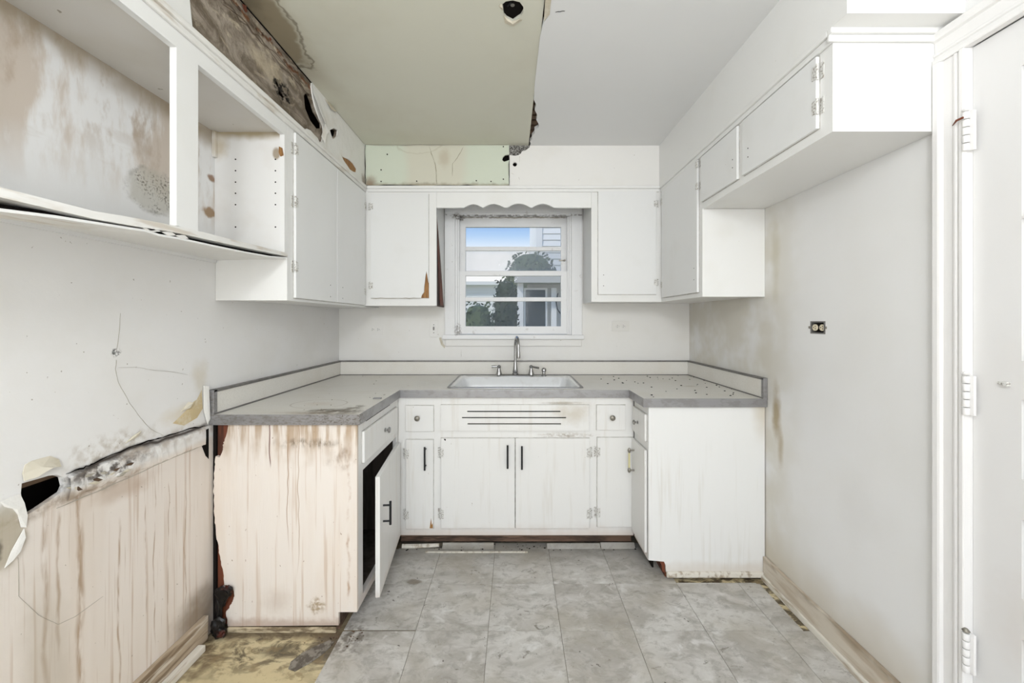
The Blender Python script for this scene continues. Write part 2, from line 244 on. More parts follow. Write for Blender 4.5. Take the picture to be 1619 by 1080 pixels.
def tile_mat():
    q = MB('grey_marble_vinyl')
    oi = q.n.new('ShaderNodeObjectInfo'); off = q.vm('MULTIPLY', q.vm('ADD', oi.outputs['Location'], (0, 0, 0)), (7.3, 3.7, 0))
    base_pos = q.pos
    q.pos = q.vm('ADD', base_pos, off)
    col = q.mix(q.noise((5, 7, 5), 0.32, 0.66, 6, 1, 0.62, 0.8), (0.395, 0.37, 0.33), (0.60, 0.58, 0.545))
    col = q.mix(q.mul(q.noise((18, 25, 9), 0.46, 0.66, 6, 7, 0.7, 0.6), 0.65), col, (0.30, 0.28, 0.245))
    col = q.mix(q.mul(q.noise((11, 14, 9), 0.56, 0.72, 6, 2, 0.6, 0.6), 0.7), col, (0.70, 0.69, 0.665))
    col = q.mix(q.mul(q.noise((15, 26, 8), 0.605, 0.68, 6, 5, 0.72, 1.2), 0.75), col, (0.16, 0.14, 0.11))
    q.pos = base_pos
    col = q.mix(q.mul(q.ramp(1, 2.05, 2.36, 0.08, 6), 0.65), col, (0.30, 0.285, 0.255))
    col = q.mix(q.mul(q.noise(4, 0.45, 0.7, 3, 4), 0.45), col, (0.40, 0.36, 0.29))
    col = q.mix(q.mul(q.ell((-0.68, 1.66, 0), (0.13, 0.14, 1), 0.6, 14, 0.9), q.noise(40, 0.35, 0.6), 0.8), col, (0.12, 0.10, 0.075))
    col = q.mix(q.mul(q.ell((-0.50, 2.02, 0), (0.05, 0.03, 1), 0.6, 22, 0.5), 0.75), col, (0.20, 0.165, 0.125))
    col = q.mix(q.mul(q.noise(34, 0.735, 0.76, 2, 8), 0.8), col, (0.08, 0.065, 0.05))
    q.l.new(col, q.b.inputs['Base Color']); q.b.inputs['Roughness'].default_value = 0.5; q.b.inputs['Specular IOR Level'].default_value = 0.3
    n = q.n.new('ShaderNodeBump'); n.inputs['Strength'].default_value = 0.15; n.inputs['Distance'].default_value = 0.004
    q.l.new(q.tex(45, 5), n.inputs['Height']); q.l.new(n.outputs[0], q.b.inputs['Normal'])
    return q.m
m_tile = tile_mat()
m_lam = mat('speckled_laminate', (0.78, 0.755, 0.70), [
    (lambda q: q.mul(q.noise(220, 0.5, 0.6, 2), 0.18), (0.50, 0.47, 0.42)),
    (lambda q: q.mul(q.noise(5, 0.45, 0.75), 0.4), (0.68, 0.635, 0.55)),
    (lambda q: q.mul(q.ell((-0.79, 1.74, 0.914), (0.17, 0.075, 0.5), 0.6, 14, 0.6, 2), q.noise(26, 0.36, 0.55, 5, 2), 0.95), (0.13, 0.10, 0.065)),
    (lambda q: q.mul(q.ell((-0.72, 1.80, 0.914), (0.06, 0.11, 0.5), 0.6, 16, 0.6, 5), q.noise(30, 0.38, 0.55, 5, 6), 0.8), (0.15, 0.12, 0.08)),
    (lambda q: q.mul(q.ell((-0.88, 1.72, 0.914), (0.25, 0.045, 0.5), 0.5, 12, 0.9, 5), 0.5), (0.38, 0.31, 0.22)),
    (lambda q: q.mul(q.ring((-0.92, 1.91, 0.914), (0.125, 0.10, 0.5), 0.05, 6, 0.05, 2), 0.45), (0.33, 0.27, 0.19)),
    (lambda q: q.mul(q.ell((-0.92, 1.91, 0.914), (0.11, 0.06, 0.5), 0.5, 9, 0.9, 2), 0.3), (0.60, 0.48, 0.36)),
    (lambda q: q.mul(q.ell((1.05, 2.42, 0.914), (0.08, 0.03, 0.5), 0.5, 9, 0.9, 2), 0.5), (0.40, 0.33, 0.22))], 0.35)
m_metal = mat('dull_aluminium_trim', (0.33, 0.325, 0.33), [(lambda q: q.mul(q.noise((18, 18, 30), 0.45, 0.65), 0.5), (0.22, 0.21, 0.20)),
    (lambda q: q.mul(q.ramp(1, 1.78, 1.69), q.noise((60, 60, 120), 0.45, 0.75), 0.6), (0.17, 0.145, 0.12)), (lambda q: q.mul(q.ramp(1, 1.78, 1.69), q.ramp(0, -0.95, -0.75), q.noise((90, 90, 160), 0.52, 0.62), 0.6), (0.10, 0.08, 0.06))], 0.38, 0.55)
m_bsm = mat('dark_backsplash_trim', (0.22, 0.21, 0.20), [(lambda q: q.mul(q.noise((18, 18, 30), 0.45, 0.65), 0.5), (0.13, 0.12, 0.11))], 0.45, 0.5)
m_porc = mat('white_porcelain', (0.82, 0.825, 0.825), [(lambda q: q.mul(q.noise(14, 0.52, 0.75), 0.3), (0.55, 0.53, 0.49))], 0.16, spec=0.5)
m_chrome = mat('brushed_nickel', (0.42, 0.415, 0.41), rough=0.24, metal=1.0)
m_black = mat('matte_black_metal', (0.012, 0.012, 0.013), rough=0.45)
m_oldbrass = mat('tarnished_steel', (0.30, 0.28, 0.24), rough=0.4, metal=0.8)
m_hinge = mat('painted_hinge', (0.70, 0.69, 0.66), [(lambda q: q.mul(q.noise(150, 0.52, 0.58, 2), 0.75), (0.25, 0.22, 0.18))], 0.4, 0.1)
m_cream = mat('cream_plastic', (0.72, 0.64, 0.48), rough=0.35)
m_ivory = mat('painted_cover_plate', (0.77, 0.75, 0.71), rough=0.35)
m_yellow = mat('yellowed_plastic', (0.70, 0.64, 0.36), rough=0.4)
m_boardr = mat('dirty_baseboard', (0.62, 0.56, 0.47), [(lambda q: q.mul(q.noise((30, 4, 30), 0.42, 0.66), 0.7), (0.44, 0.35, 0.25)), (lambda q: q.mul(q.ramp(2, 0.085, 0.12, 0.02, 9), q.noise((20, 5, 20), 0.4, 0.6), 0.8), (0.27, 0.20, 0.13))], 0.5)
m_shoe = mat('dirty_shoe_moulding', (0.74, 0.70, 0.62), [(lambda q: q.mul(q.noise((30, 5, 30), 0.48, 0.68), 0.8), (0.34, 0.26, 0.17))], 0.5)
m_boardl = mat('rotten_baseboard', (0.46, 0.37, 0.27), [(lambda q: q.mul(q.noise((40, 4, 40), 0.42, 0.62), 0.8), (0.16, 0.105, 0.06)), (lambda q: q.mul(q.noise((20, 3, 30), 0.58, 0.68, 4, 3), 0.8), (0.70, 0.64, 0.55))], 0.6)
m_paper = mat('torn_paper', (0.66, 0.61, 0.50), [(lambda q: q.mul(q.noise(22, 0.45, 0.65), 0.6), (0.50, 0.44, 0.32))], 0.7)
m_ochre = mat('exposed_ochre_plaster', (0.60, 0.48, 0.28), [(lambda q: q.noise(25, 0.4, 0.7), (0.68, 0.60, 0.44))], 0.8, bump=(40, 0.4, 0.005))
m_crack = mat('crack_shadow_dirt', (0.40, 0.37, 0.31), rough=0.9)
m_shard = mat('dirty_tile_back', (0.26, 0.235, 0.20), [(lambda q: q.noise(40, 0.4, 0.6), (0.12, 0.10, 0.08))], 0.8)
m_dirtstrip = mat('ochre_dirty_strip', (0.56, 0.47, 0.32), [(lambda q: q.mul(q.noise((14, 14, 60), 0.42, 0.62), 0.85), (0.13, 0.09, 0.05))], 0.7)
m_stainline = mat('water_stain_edge', (0.27, 0.24, 0.15), rough=0.8)
m_tar = mat('black_glossy_tar', (0.008, 0.007, 0.007), [(lambda q: q.mul(q.noise(14, 0.58, 0.66), 0.6), (0.10, 0.02, 0.012))], 0.28, spec=0.4)
m_doorp = mat('entry_door_paint', (0.755, 0.745, 0.735), [(lambda q: q.mul(q.noise(2.5, 0.5, 0.8), 0.25), (0.70, 0.66, 0.62)), (lambda q: q.mul(q.ell((1.27, 1.0, 0.55), (0.3, 0.14, 0.2), 0.6, 7, 0.9), 0.25), (0.6, 0.52, 0.46))], 0.4)
m_casing = mat('casing_paint', (0.80, 0.785, 0.77), rough=0.38)
m_win = mat('weathered_window_paint', (0.80, 0.80, 0.80), [
    (lambda q: q.mul(q.noise(26, 0.62, 0.74, 5, 2), 0.5), (0.45, 0.42, 0.38)),
    (lambda q: q.mul(q.ell((-0.41, 2.96, 2.06), (0.06, 0.2, 0.03), 0.6, 25, 0.7), q.noise(60, 0.4, 0.55), 0.85), (0.10, 0.08, 0.06)),
    (lambda q: q.mul(q.line(2, 2.068, 0.010, 0.006, (25, 25, 25), 2), q.noise(40, 0.42, 0.55), 0.8), (0.12, 0.10, 0.08)),
    (lambda q: q.mul(q.ell((-0.41, 2.96, 1.24), (0.03, 0.2, 0.06), 0.6, 25, 0.7), q.noise(60, 0.4, 0.55), 0.7), (0.15, 0.12, 0.1))], 0.4)
def glass(name, haze_lo, haze_hi, amount):
    q = MB(name); q.n.remove(q.b); out = q.n['Material Output']
    t = q.n.new('ShaderNodeBsdfTransparent'); g = q.n.new('ShaderNodeBsdfGlossy'); g.inputs['Roughness'].default_value = 0.03
    fr = q.n.new('ShaderNodeFresnel'); fr.inputs[0].default_value = 1.07
    m1 = q.n.new('ShaderNodeMixShader'); q.l.new(fr.outputs[0], m1.inputs[0]); q.l.new(t.outputs[0], m1.inputs[1]); q.l.new(g.outputs[0], m1.inputs[2])
    d = q.n.new('ShaderNodeBsdfTranslucent'); d.inputs[0].default_value = (0.95, 0.96, 0.96, 1)
    d2 = q.n.new('ShaderNodeBsdfDiffuse'); d2.inputs[0].default_value = (0.62, 0.62, 0.60, 1)
    md = q.n.new('ShaderNodeMixShader'); md.inputs[0].default_value = 0.35; q.l.new(d.outputs[0], md.inputs[1]); q.l.new(d2.outputs[0], md.inputs[2])
    hz = q.mul(q.mx(q.noise((4, 4, 2.5), haze_lo, haze_hi, 3, 3), q.noise(130, 0.62, 0.68, 2, 4)), amount * 0.35)
    hz = q.math('ADD', hz, amount * 0.75)
    m2 = q.n.new('ShaderNodeMixShader'); q.l.new(hz, m2.inputs[0]); q.l.new(m1.outputs[0], m2.inputs[1]); q.l.new(md.outputs[0], m2.inputs[2])
    q.l.new(m2.outputs[0], out.inputs[0]); return q.m
m_glass = glass('window_glass_clean', 0.5, 0.9, 0.03)
m_glass_d = glass('window_glass_dirty', 0.40, 0.85, 0.10)
m_glass_h = glass('window_glass_hazy', 0.20, 0.85, 0.25)

# ------------------------------------------------------------------ mesh helpers
def newbm(): return bmesh.new()
def addbox(bm, x0, x1, y0, y1, z0, z1, bev=0.0, mp=None):
    x0, x1 = sorted((x0, x1)); y0, y1 = sorted((y0, y1)); z0, z1 = sorted((z0, z1))
    t = bmesh.new()
    v = [t.verts.new((x, y, z)) for x in (x0, x1) for y in (y0, y1) for z in (z0, z1)]
    for f in ((0, 1, 3, 2), (4, 6, 7, 5), (0, 4, 5, 1), (2, 3, 7, 6), (0, 2, 6, 4), (1, 5, 7, 3)): t.faces.new([v[i] for i in f])
    if bev:
        bev = min(bev, 0.45 * min(x1 - x0, y1 - y0, z1 - z0))
        bmesh.ops.bevel(t, geom=t.edges[:], offset=bev, segments=2, profile=0.6, affect='EDGES')
    merge(bm, t, mp); return bm
def merge(bm, t, mp=None):
    vs = {}
    for v in t.verts: vs[v] = bm.verts.new(mp(*v.co) if mp else v.co)
    for f in t.faces:
        try: bm.faces.new([vs[v] for v in f.verts])
        except ValueError: pass
    t.free()
def box(*a, **k): return addbox(newbm(), *a, **k)
def plate(poly, holes, w0, w1, mp, bm=None):
    """a flat plate of any outline (u,v) with holes, from depth w0 to w1; mp(u,v,w) -> xyz"""
    bm = bm or newbm(); loops = [poly] + list(holes); pts = [p for l in loops for p in l]
    tris = tessellate_polygon([[Vector((p[0], p[1], 0)) for p in l] for l in loops])
    A = [bm.verts.new(mp(p[0], p[1], w0)) for p in pts]; B = [bm.verts.new(mp(p[0], p[1], w1)) for p in pts]
    for t in tris:
        try: bm.faces.new([A[i] for i in t]); bm.faces.new([B[i] for i in reversed(t)])
        except ValueError: pass
    k = 0
    for l in loops:
        n = len(l)
        for i in range(n):
            a, b = k + i, k + (i + 1) % n
            try: bm.faces.new((A[a], A[b], B[b], B[a]))
            except ValueError: pass
        k += n
    return bm
def tube(bm, pts, r, seg=8, cap=True):
    pts = [Vector(p) for p in pts]; rs = r if isinstance(r, (list, tuple)) else [r] * len(pts); rings = []
    ref = None
    for i, p in enumerate(pts):
        d = (pts[min(i + 1, len(pts) - 1)] - pts[max(i - 1, 0)]).normalized()
        if ref is None or abs(ref.dot(d)) > 0.95: ref = Vector((1, 0, 0)) if abs(d.x) < 0.8 else Vector((0, 0, 1))
        a = (ref - d * ref.dot(d)).normalized(); b = d.cross(a); ref = a
        rings.append([bm.verts.new(p + (a * math.cos(t) + b * math.sin(t)) * rs[i]) for t in [2 * math.pi * k / seg for k in range(seg)]])
    for i in range(len(rings) - 1):
        for k in range(seg):
            bm.faces.new((rings[i][k], rings[i][(k + 1) % seg], rings[i + 1][(k + 1) % seg], rings[i + 1][k]))
    if cap: bm.faces.new(rings[0][::-1]); bm.faces.new(rings[-1])
    return bm
def lathe(bm, prof, c, axis='z', seg=16):
    """prof: (radius, height) along the axis from c"""
    c = Vector(c); rings = []
    for r, h in prof:
        ring = []
        for k in range(seg):
            t = 2 * math.pi * k / seg; a, b = r * math.cos(t), r * math.sin(t)
            o = {'z': (a, b, h), 'y': (a, h, b), 'x': (h, a, b)}[axis]
            ring.append(bm.verts.new(c + Vector(o)))
        rings.append(ring)
    for i in range(len(rings) - 1):
        for k in range(seg): bm.faces.new((rings[i][k], rings[i][(k + 1) % seg], rings[i + 1][(k + 1) % seg], rings[i + 1][k]))
    bm.faces.new(rings[0]); bm.faces.new(rings[-1]); return bm
def rrect(cx, cy, hx, hy, r, z, n=5):
    out = []
    for sx, sy, a0 in ((1, 1, 0), (-1, 1, 90), (-1, -1, 180), (1, -1, 270)):
        for k in range(n):
            a = math.radians(a0 + 90 * k / (n - 1)); out.append((cx + sx * (hx - r) + r * math.cos(a), cy + sy * (hy - r) + r * math.sin(a), z))
    return out
def loft(bm, loops, cap0=False, cap1=False):
    R = [[bm.verts.new(p) for p in l] for l in loops]; n = len(R[0])
    for i in range(len(R) - 1):
        for k in range(n): bm.faces.new((R[i][k], R[i][(k + 1) % n], R[i + 1][(k + 1) % n], R[i + 1][k]))
    if cap0: bm.faces.new(R[0])
    if cap1: bm.faces.new(R[-1])
    return bm
def ribbon(pts, w, mp, proud=0.0012):
    """a thin raised or open crack line following pts (u,v) with ragged width"""
    bm = newbm(); n = len(pts); L = []; P = [Vector((p[0], p[1])) for p in pts]; Q = []
    for i in range(n - 1):
        for k in range(4):
            q = P[i].lerp(P[i + 1], k / 4); Q.append(q + Vector((random.uniform(-1, 1), random.uniform(-1, 1))) * w * 0.9)
    Q.append(P[-1])
    for i, p in enumerate(Q):
        d = (Q[min(i + 1, len(Q) - 1)] - Q[max(i - 1, 0)]).normalized(); nn = Vector((-d.y, d.x)) * w * random.uniform(0.35, 1.0) * (0.3 if i in (0, len(Q) - 1) else 1)
        L.append((bm.verts.new(mp(p.x + nn.x, p.y + nn.y, proud)), bm.verts.new(mp(p.x - nn.x, p.y - nn.y, proud)), bm.verts.new(mp(p.x, p.y, -0.001))))
    for a, b in zip(L, L[1:]):
        bm.faces.new((a[0], b[0], b[1], a[1])); bm.faces.new((a[0], a[2], b[2], b[0])); bm.faces.new((a[1], b[1], b[2], a[2]))
    return bm
WL = {}
def empty(name, label, cat, loc, group=None):
    o = bpy.data.objects.new(name, None); COL.objects.link(o); o.location = loc; o.empty_display_size = 0.05
    o['label'] = label; o['category'] = cat
    if group: o['group'] = group
    WL[o.name] = Vector(loc); return o
def part(name, bm, m, parent=None, label=None, smooth=False, kind=None, loc=None):
    bmesh.ops.recalc_face_normals(bm, faces=bm.faces[:])
    base = WL[parent.name] if parent else Vector((0, 0, 0))
    org = Vector(loc) if loc is not None else base
    for v in bm.verts: v.co -= org
    me = bpy.data.meshes.new(name); bm.to_mesh(me); bm.free(); me.materials.append(m)
    if smooth:
        for p in me.polygons: p.use_smooth = True
        try: me.set_sharp_from_angle(angle=math.radians(40))
        except Exception: pass
    o = bpy.data.objects.new(name, me); COL.objects.link(o)
    if parent: o.parent = parent
    o.location = org - base; WL[o.name] = org
    if label: o['label'] = label
    if kind: o['kind'] = kind
    return o
def struct(name, bm, m, label, cat, smooth=False):
    o = part(name, bm, m, None, label, smooth, 'structure'); o['category'] = cat; return o
def thing(name, bm, m, label, cat, loc, smooth=False, group=None):
    o = part(name, bm, m, None, label, smooth, None, loc); o['category'] = cat
    if group: o['group'] = group
    return o
# plane mappings: u along the run, v = height, w = outwards into the room
PL = lambda x: (lambda u, v, w: (x + w, u, v))
PR = lambda x: (lambda u, v, w: (x - w, u, v))
PB = lambda y: (lambda u, v, w: (u, y - w, v))
PZd = lambda z: (lambda u, v, w: (u, v, z - w))
def fbox(P, u0, u1, v0, v1, w0, w1, bev=0.0, bm=None):
    return addbox(bm or newbm(), u0, u1, v0, v1, w0, w1, bev, mp=lambda a, b, c: P(a, b, c))
def frame(P, rects, w0=-0.02, w1=0.0):
    """stiles and rails as one clean plate: union of rectangles (u0,u1,v0,v1)"""
    us = sorted({round(q, 5) for r in rects for q in r[:2]}); vs = sorted({round(q, 5) for r in rects for q in r[2:]}); bm = newbm(); vc = {}
    on = lambda i, j: 0 <= i < len(us) - 1 and 0 <= j < len(vs) - 1 and any(r[0] - 1e-6 <= (us[i] + us[i + 1]) / 2 <= r[1] + 1e-6 and r[2] - 1e-6 <= (vs[j] + vs[j + 1]) / 2 <= r[3] + 1e-6 for r in rects)
    def V(i, j, w):
        if (i, j, w) not in vc: vc[i, j, w] = bm.verts.new(P(us[i], vs[j], w))
        return vc[i, j, w]
    for i in range(len(us) - 1):
        for j in range(len(vs) - 1):
            if not on(i, j): continue
            for w in (w0, w1): bm.faces.new((V(i, j, w), V(i + 1, j, w), V(i + 1, j + 1, w), V(i, j + 1, w)))
            for (di, dj, a, b) in ((-1, 0, (i, j), (i, j + 1)), (1, 0, (i + 1, j), (i + 1, j + 1)), (0, -1, (i, j), (i + 1, j)), (0, 1, (i, j + 1), (i + 1, j + 1))):
                if not on(i + di, j + dj): bm.faces.new((V(*a, w0), V(*b, w0), V(*b, w1), V(*a, w1)))
    return bm
def jag(p, q, n, amp):
    """ragged polyline from p to q"""
    out = []
    for i in range(n + 1):
        t = i / n; a = 0 if i in (0, n) else amp
        out.append((p[0] + (q[0] - p[0]) * t + random.uniform(-a, a), p[1] + (q[1] - p[1]) * t + random.uniform(-a, a)))
    return out
R4 = lambda u0, u1, v0, v1: [(u0, v0), (u1, v0), (u1, v1), (u0, v1)]

# dimensions of the room
XL, XR, YB, YR, ZC = -1.27, 1.27, 2.936, -2.0, 2.443
FL, FR, FB = -0.965, 0.953, 2.616          # faces of the wall cabinets
BL, BR, BB = -0.660, 0.679, 2.300          # faces of the base cabinets
ZT = 2.17                                  # top of the wall cabinets

# ================================================================== SETTING
# floor: bare boards with vinyl squares stuck on it
floor = struct('floor', box(XL - 0.1, XR + 0.1, YR - 0.1, YB + 0.1, -0.06, 0.0), m_sub, 'bare ochre subfloor carrying grey marbled vinyl squares', 'floor')
T = 0.3048; G = 0.0008; tx0 = -0.719; ty0 = 1.699
meshes = {}
def tile(x0, x1, y0, y1):
    key = (round(x1 - x0, 4), round(y1 - y0, 4)); c = Vector(((x0 + x1) / 2, (y0 + y1) / 2, 0))
    if key not in meshes:
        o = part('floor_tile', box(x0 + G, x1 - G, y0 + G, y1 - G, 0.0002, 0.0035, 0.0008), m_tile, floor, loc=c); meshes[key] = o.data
    else:
        o = bpy.data.objects.new('floor_tile', meshes[key]); COL.objects.link(o); o.parent = floor; o.location = c
for i in range(7):
    for j in range(-5, 3):
        x0, x1, y0, y1 = tx0 + i * T, tx0 + (i + 1) * T, ty0 + j * T, ty0 + (j + 1) * T
        if j == 2:
            if i > 4: continue
            x0 = max(x0, BL + 0.0); x1 = min(x1, 0.765); y1 = 2.372
            if i in (0, 3): y1 = 2.318
        if i == 6: x1 = 1.255 if j < 0 else (1.215 if j == 0 else 1.20)
        if i >= 5 and j == 1: y1 = 2.012
        if i == 0 and j == 0: y0 = 1.706
        if i == 4 and j == 2: x1 = 0.765
        if x1 - x0 > 0.02: tile(x0, x1, y0, y1)

# left wall with a broken hole
hole = [(1.044, .886), (1.078, .884), (1.104, .883), (1.123, .878), (1.139, .866), (1.144, .84), (1.137, .825), (1.105, .814), (1.078, .805), (1.054, .799), (1.046, .83), (1.042, .862)]
wl_ = struct('wall_left', plate(R4(YR, YB, 0, ZC + 0.05), [hole], -0.014, 0, PL(XL)), m_wall_l, 'left plaster wall with a broken hole, cracks and brown drips', 'wall')
part('wall_cavity', box(XL - 0.12, XL - 0.10, YR, YB + 0.1, -0.05, ZC + 0.15), m_dark, wl_)
part('lath', box(XL - 0.045, XL - 0.016, 0.9, 1.3, 0.868, 0.895), m_lathwood, wl_)
# torn paper standing off round the hole
def flap(pts, lift, m, name, parent, P, th=0.002):
    n = len(pts); cu = sum(p[0] for p in pts) / n; cv = sum(p[1] for p in pts) / n; bm = newbm()
    top = [bm.verts.new(P(p[0], p[1], l)) for p, l in zip(pts, lift)]; bot = [bm.verts.new(P(p[0], p[1], max(l - th, -0.003))) for p, l in zip(pts, lift)]
    ct = bm.verts.new(P(cu, cv, sum(lift) / n + 0.002)); cb = bm.verts.new(P(cu, cv, sum(lift) / n + 0.002 - th))
    for i in range(n):
        j = (i + 1) % n
        bm.faces.new((top[i], top[j], ct)); bm.faces.new((bot[j], bot[i], cb)); bm.faces.new((top[i], bot[i], bot[j], top[j]))
    return part(name, bm, m, parent, smooth=False)
flap([(1.05, .932), (1.065, .937), (1.078, .937), (1.107, .936), (1.127, .92), (1.123, .901), (1.10, .907), (1.085, .902), (1.066, .894), (1.042, .893), (1.044, .912)], [.002, .002, .002, .002, .003, .014, .02, .018, .016, .010, .003], m_paper, 'torn_paper', wl_, PL(XL))
flap([(1.0, .858), (1.018, .862), (1.038, .862), (1.046, .835), (1.052, .80), (1.049, .77), (1.040, .775), (1.034, .81), (1.022, .835), (1.008, .842)], [.001, .002, .003, .005, .006, .006, .004, .003, .002, .001], m_skin, 'torn_paper', wl_, PL(XL))
flap([(1.046, .768), (1.047, .745), (1.036, .715), (1.022, .70), (1.008, .69), (1.020, .725), (1.032, .745)], [.004, .007, .007, .005, .002, .004, .004], m_skin, 'torn_paper', wl_, PL(XL))
for k in range(14):     # splintered plaster and lath right of the hole
    y = 1.145 + .013 * k + random.uniform(-.004, .004); z = .848 - .002 * k + random.uniform(-.02, .02); a = random.uniform(.015, .04); b = random.uniform(-.018, .012)
    flap([(y, z), (y + a * .5, z + b * .4 + .005), (y + a, z + b), (y + a * .6, z + b * .6 - .006)], [.006, random.uniform(.006, .014), .008, .007], (m_paper, m_lathwood, m_skin, m_crack)[k % 4], 'plaster_splinter', wl_, PL(XL), .003)
flap([(1.505, .924), (1.540, .942), (1.574, .964), (1.601, .984), (1.63, .994), (1.644, 1.025), (1.649, .948), (1.62, .917), (1.556, .903)], [.001] * 9, m_ochre, 'bare_plaster', wl_, PL(XL))
flap([(1.649, 1.04), (1.672, 1.035), (1.676, .90), (1.665, .88), (1.649, .94)], [.006, .010, .012, .010, .006], m_skin, 'loose_plaster', wl_, PL(XL))
flap([(1.540, .960), (1.574, .966), (1.588, .985), (1.575, .990)], [.002, .010, .012, .003], m_paper, 'torn_paper', wl_, PL(XL))
flap([(1.32, .905), (1.36, .915), (1.372, .932), (1.345, .922)], [.002, .004, .006, .003], m_paper, 'torn_paper', wl_, PL(XL))
flap([(1.625, .838), (1.66, .856), (1.682, .858), (1.682, .731), (1.665, .75), (1.649, .787)], [.0008] * 6, m_dark, 'broken_gap', wl_, PL(XL))
for pts, w in (([(1.292, 1.181), (1.289, 1.152), (1.298, 1.108), (1.336, 1.034), (1.376, .975), (1.412, .928), (1.464, .89)], .0009),
               ([(1.298, 1.156), (1.369, 1.148), (1.412, 1.134), (1.488, 1.119), (1.574, 1.096)], .0006), ([(1.292, 1.21), (1.300, 1.26), (1.305, 1.33)], .0006),
               ([(1.036, .70), (1.037, .60), (1.08, .52), (1.127, .46), (1.17, .45), (1.25, .455)], .0004)):
    part('crack', ribbon(pts, w, PL(XL)), m_crack, wl_)
for pts, w in (([(1.146, .871), (1.19, .872), (1.223, .876), (1.304, .885), (1.40, .888), (1.457, .887), (1.58, .882), (1.68, .871)], .0030), ([(1.123, .787), (1.223, .786), (1.304, .789)], .0018),
               ([(1.16, .85), (1.2, .83), (1.26, .848), (1.3, .835)], .0026), ([(1.304, .789), (1.40, .792), (1.46, .795), (1.63, .797)], .0012)):
    part('rail_shade_mould', ribbon(pts, w, PL(XL), 0.002), m_dark if w > .0025 else m_crack, wl_)  # dark ribbons paint the old rail's shadow line along with its mould
# ghost of the old rail: a ledge of broken plaster
bm = newbm()
ys = [1.150 + 0.016 * i for i in range(33)]
rows = []
for y in ys:
    k = max(0, 1 - (y - 1.15) / 0.55); rows.append([bm.verts.new((XL + d, y, z + random.uniform(-.004, .004) * (0.4 + k))) for d, z in ((-.002, .868), (.004 + random.uniform(0, .008) * k, .862), (.005 + random.uniform(0, .009) * k, .83), (.004, .80 + .0 * k), (-.002, .792))])
for a, b in zip(rows, rows[1:]):
    for i in range(4): bm.faces.new((a[i], a[i + 1], b[i + 1], b[i]))
part('broken_plaster_ledge', bm, m_wall_l, wl_)

# right wall with the doorway
D0, D1, DZ = 0.366, 1.126, 2.066
struct('wall_right', plate([(YR, 0), (D0 - .01, 0), (D0 - .01, DZ + .01), (D1 + .012, DZ + .01), (D1 + .012, 0), (YB, 0), (YB, ZC + .05), (YR, ZC + .05)], [[(1.655, 1.252), (1.732, 1.252), (1.732, 1.302), (1.655, 1.302)]], -0.10, 0, PR(XR)), m_wall_r, 'right plaster wall with brown smudges near the counter', 'wall')
# back wall with the window opening
WX0, WX1, WZ0, WZ1 = -0.427, 0.413, 1.205, 2.083
wbk = struct('wall_back', plate(R4(XL - .1, XR + .1, -0.05, ZC + .1), [R4(WX0, WX1, WZ0, WZ1)], -0.13, 0, PB(YB)), m_wall_b, 'back plaster wall around the window above the counter', 'wall')
for pts, w in (([(-.56, 1.215), (-.548, 1.205)], .002), ([(-.575, 1.205), (-.545, 1.20)], .0018), ([(-.385, 1.10), (-.385, 1.04)], .0012)): part('crack', ribbon(pts, w, PB(YB)), m_crack, wbk)
flap([(-.545, 1.18), (-.53, 1.185), (-.515, 1.14), (-.50, 1.12), (-.505, 1.105), (-.53, 1.13)], [.002, .004, .006, .005, .002, .002], m_paper, 'torn_paper', wbk, PB(YB))
# wall behind the camera: unseen, its wide opening added to let light in
struct('wall_rear', plate(R4(XL - .1, XR + .1, -.05, ZC + .1), [R4(-1.1, 1.1, 0.6, 2.3)], 0, 0.1, PB(YR)), m_wall_b, 'plain wall behind the viewer with a wide opening', 'wall')

# ceiling
ce = struct('ceiling', box(XL - .12, XR + .12, YR - .1, YB + .15, ZC + .13, ZC + .17), m_lathwood, 'ceiling, half white plaster, half bare green board', 'ceiling')
lamp = [(-.043, 1.455), (-.030, 1.442), (-.005, 1.437), (.020, 1.445), (.033, 1.467), (.034, 1.49), (.024, 1.514), (-.005, 1.541), (-.028, 1.525), (-.038, 1.51)]
part('green_board', plate([(FL - .03, 0.75), (.110, .75), (.107, 1.435), (.093, 2.64), (FL - .03, 2.64)], [lamp], 0, -.012, PZd(ZC)), m_green, ce, 'stained bare green gypsum board')
edge = [(.118, .75), (.125, 1.2), (.130, 1.435), (.131, 1.493), (.117, 1.527), (.111, 1.536), (.103, 1.612), (.102, 1.70), (.101, 1.776), (.099, 1.878), (.098, 1.977), (.101, 2.03), (.100, 2.071), (.115, 2.12), (.110, 2.174), (.128, 2.229), (.124, 2.28), (.144, 2.339), (.140, 2.375), (.120, 2.403), (.124, 2.44), (.108, 2.483), (.112, 2.52), (.099, 2.555), (.106, 2.59), (.099, 2.64)]
part('plaster_ceiling', plate([(XL - .1, YR)] + [(XL - .1, .75)] + edge + [(XR + .1, 2.64), (XR + .1, YR)], [], .006, -.014, PZd(ZC)), m_ceil, ce)
flap([(.108, 1.40), (.130, 1.42), (.131, 1.493), (.112, 1.528)], [.007, .008, .008, .007], m_paper, 'torn_paper', ce, PZd(ZC))
part('crack', ribbon([(.150, 1.482), (.185, 1.478)], .0016, PZd(ZC - .006)), m_dark, ce)
flap([(-.055, 1.46), (-.045, 1.447), (-.040, 1.458), (-.043, 1.48)], [.003, .004, .012, .004], m_paper, 'torn_paper', ce, PZd(ZC))
flap([(-.040, 1.505), (-.028, 1.522), (-.005, 1.539), (.022, 1.518), (.030, 1.53), (-.004, 1.562), (-.036, 1.545)], [.002, .008, .010, .006, .002, .002, .002], m_paper, 'torn_paper', ce, PZd(ZC))
for k in range(7): part('broken_lath', box(.095, .15, 2.10 + k * .06, 2.135 + k * .06, ZC + .012 + .002 * (k % 2), ZC + .022), m_lathwood, ce)

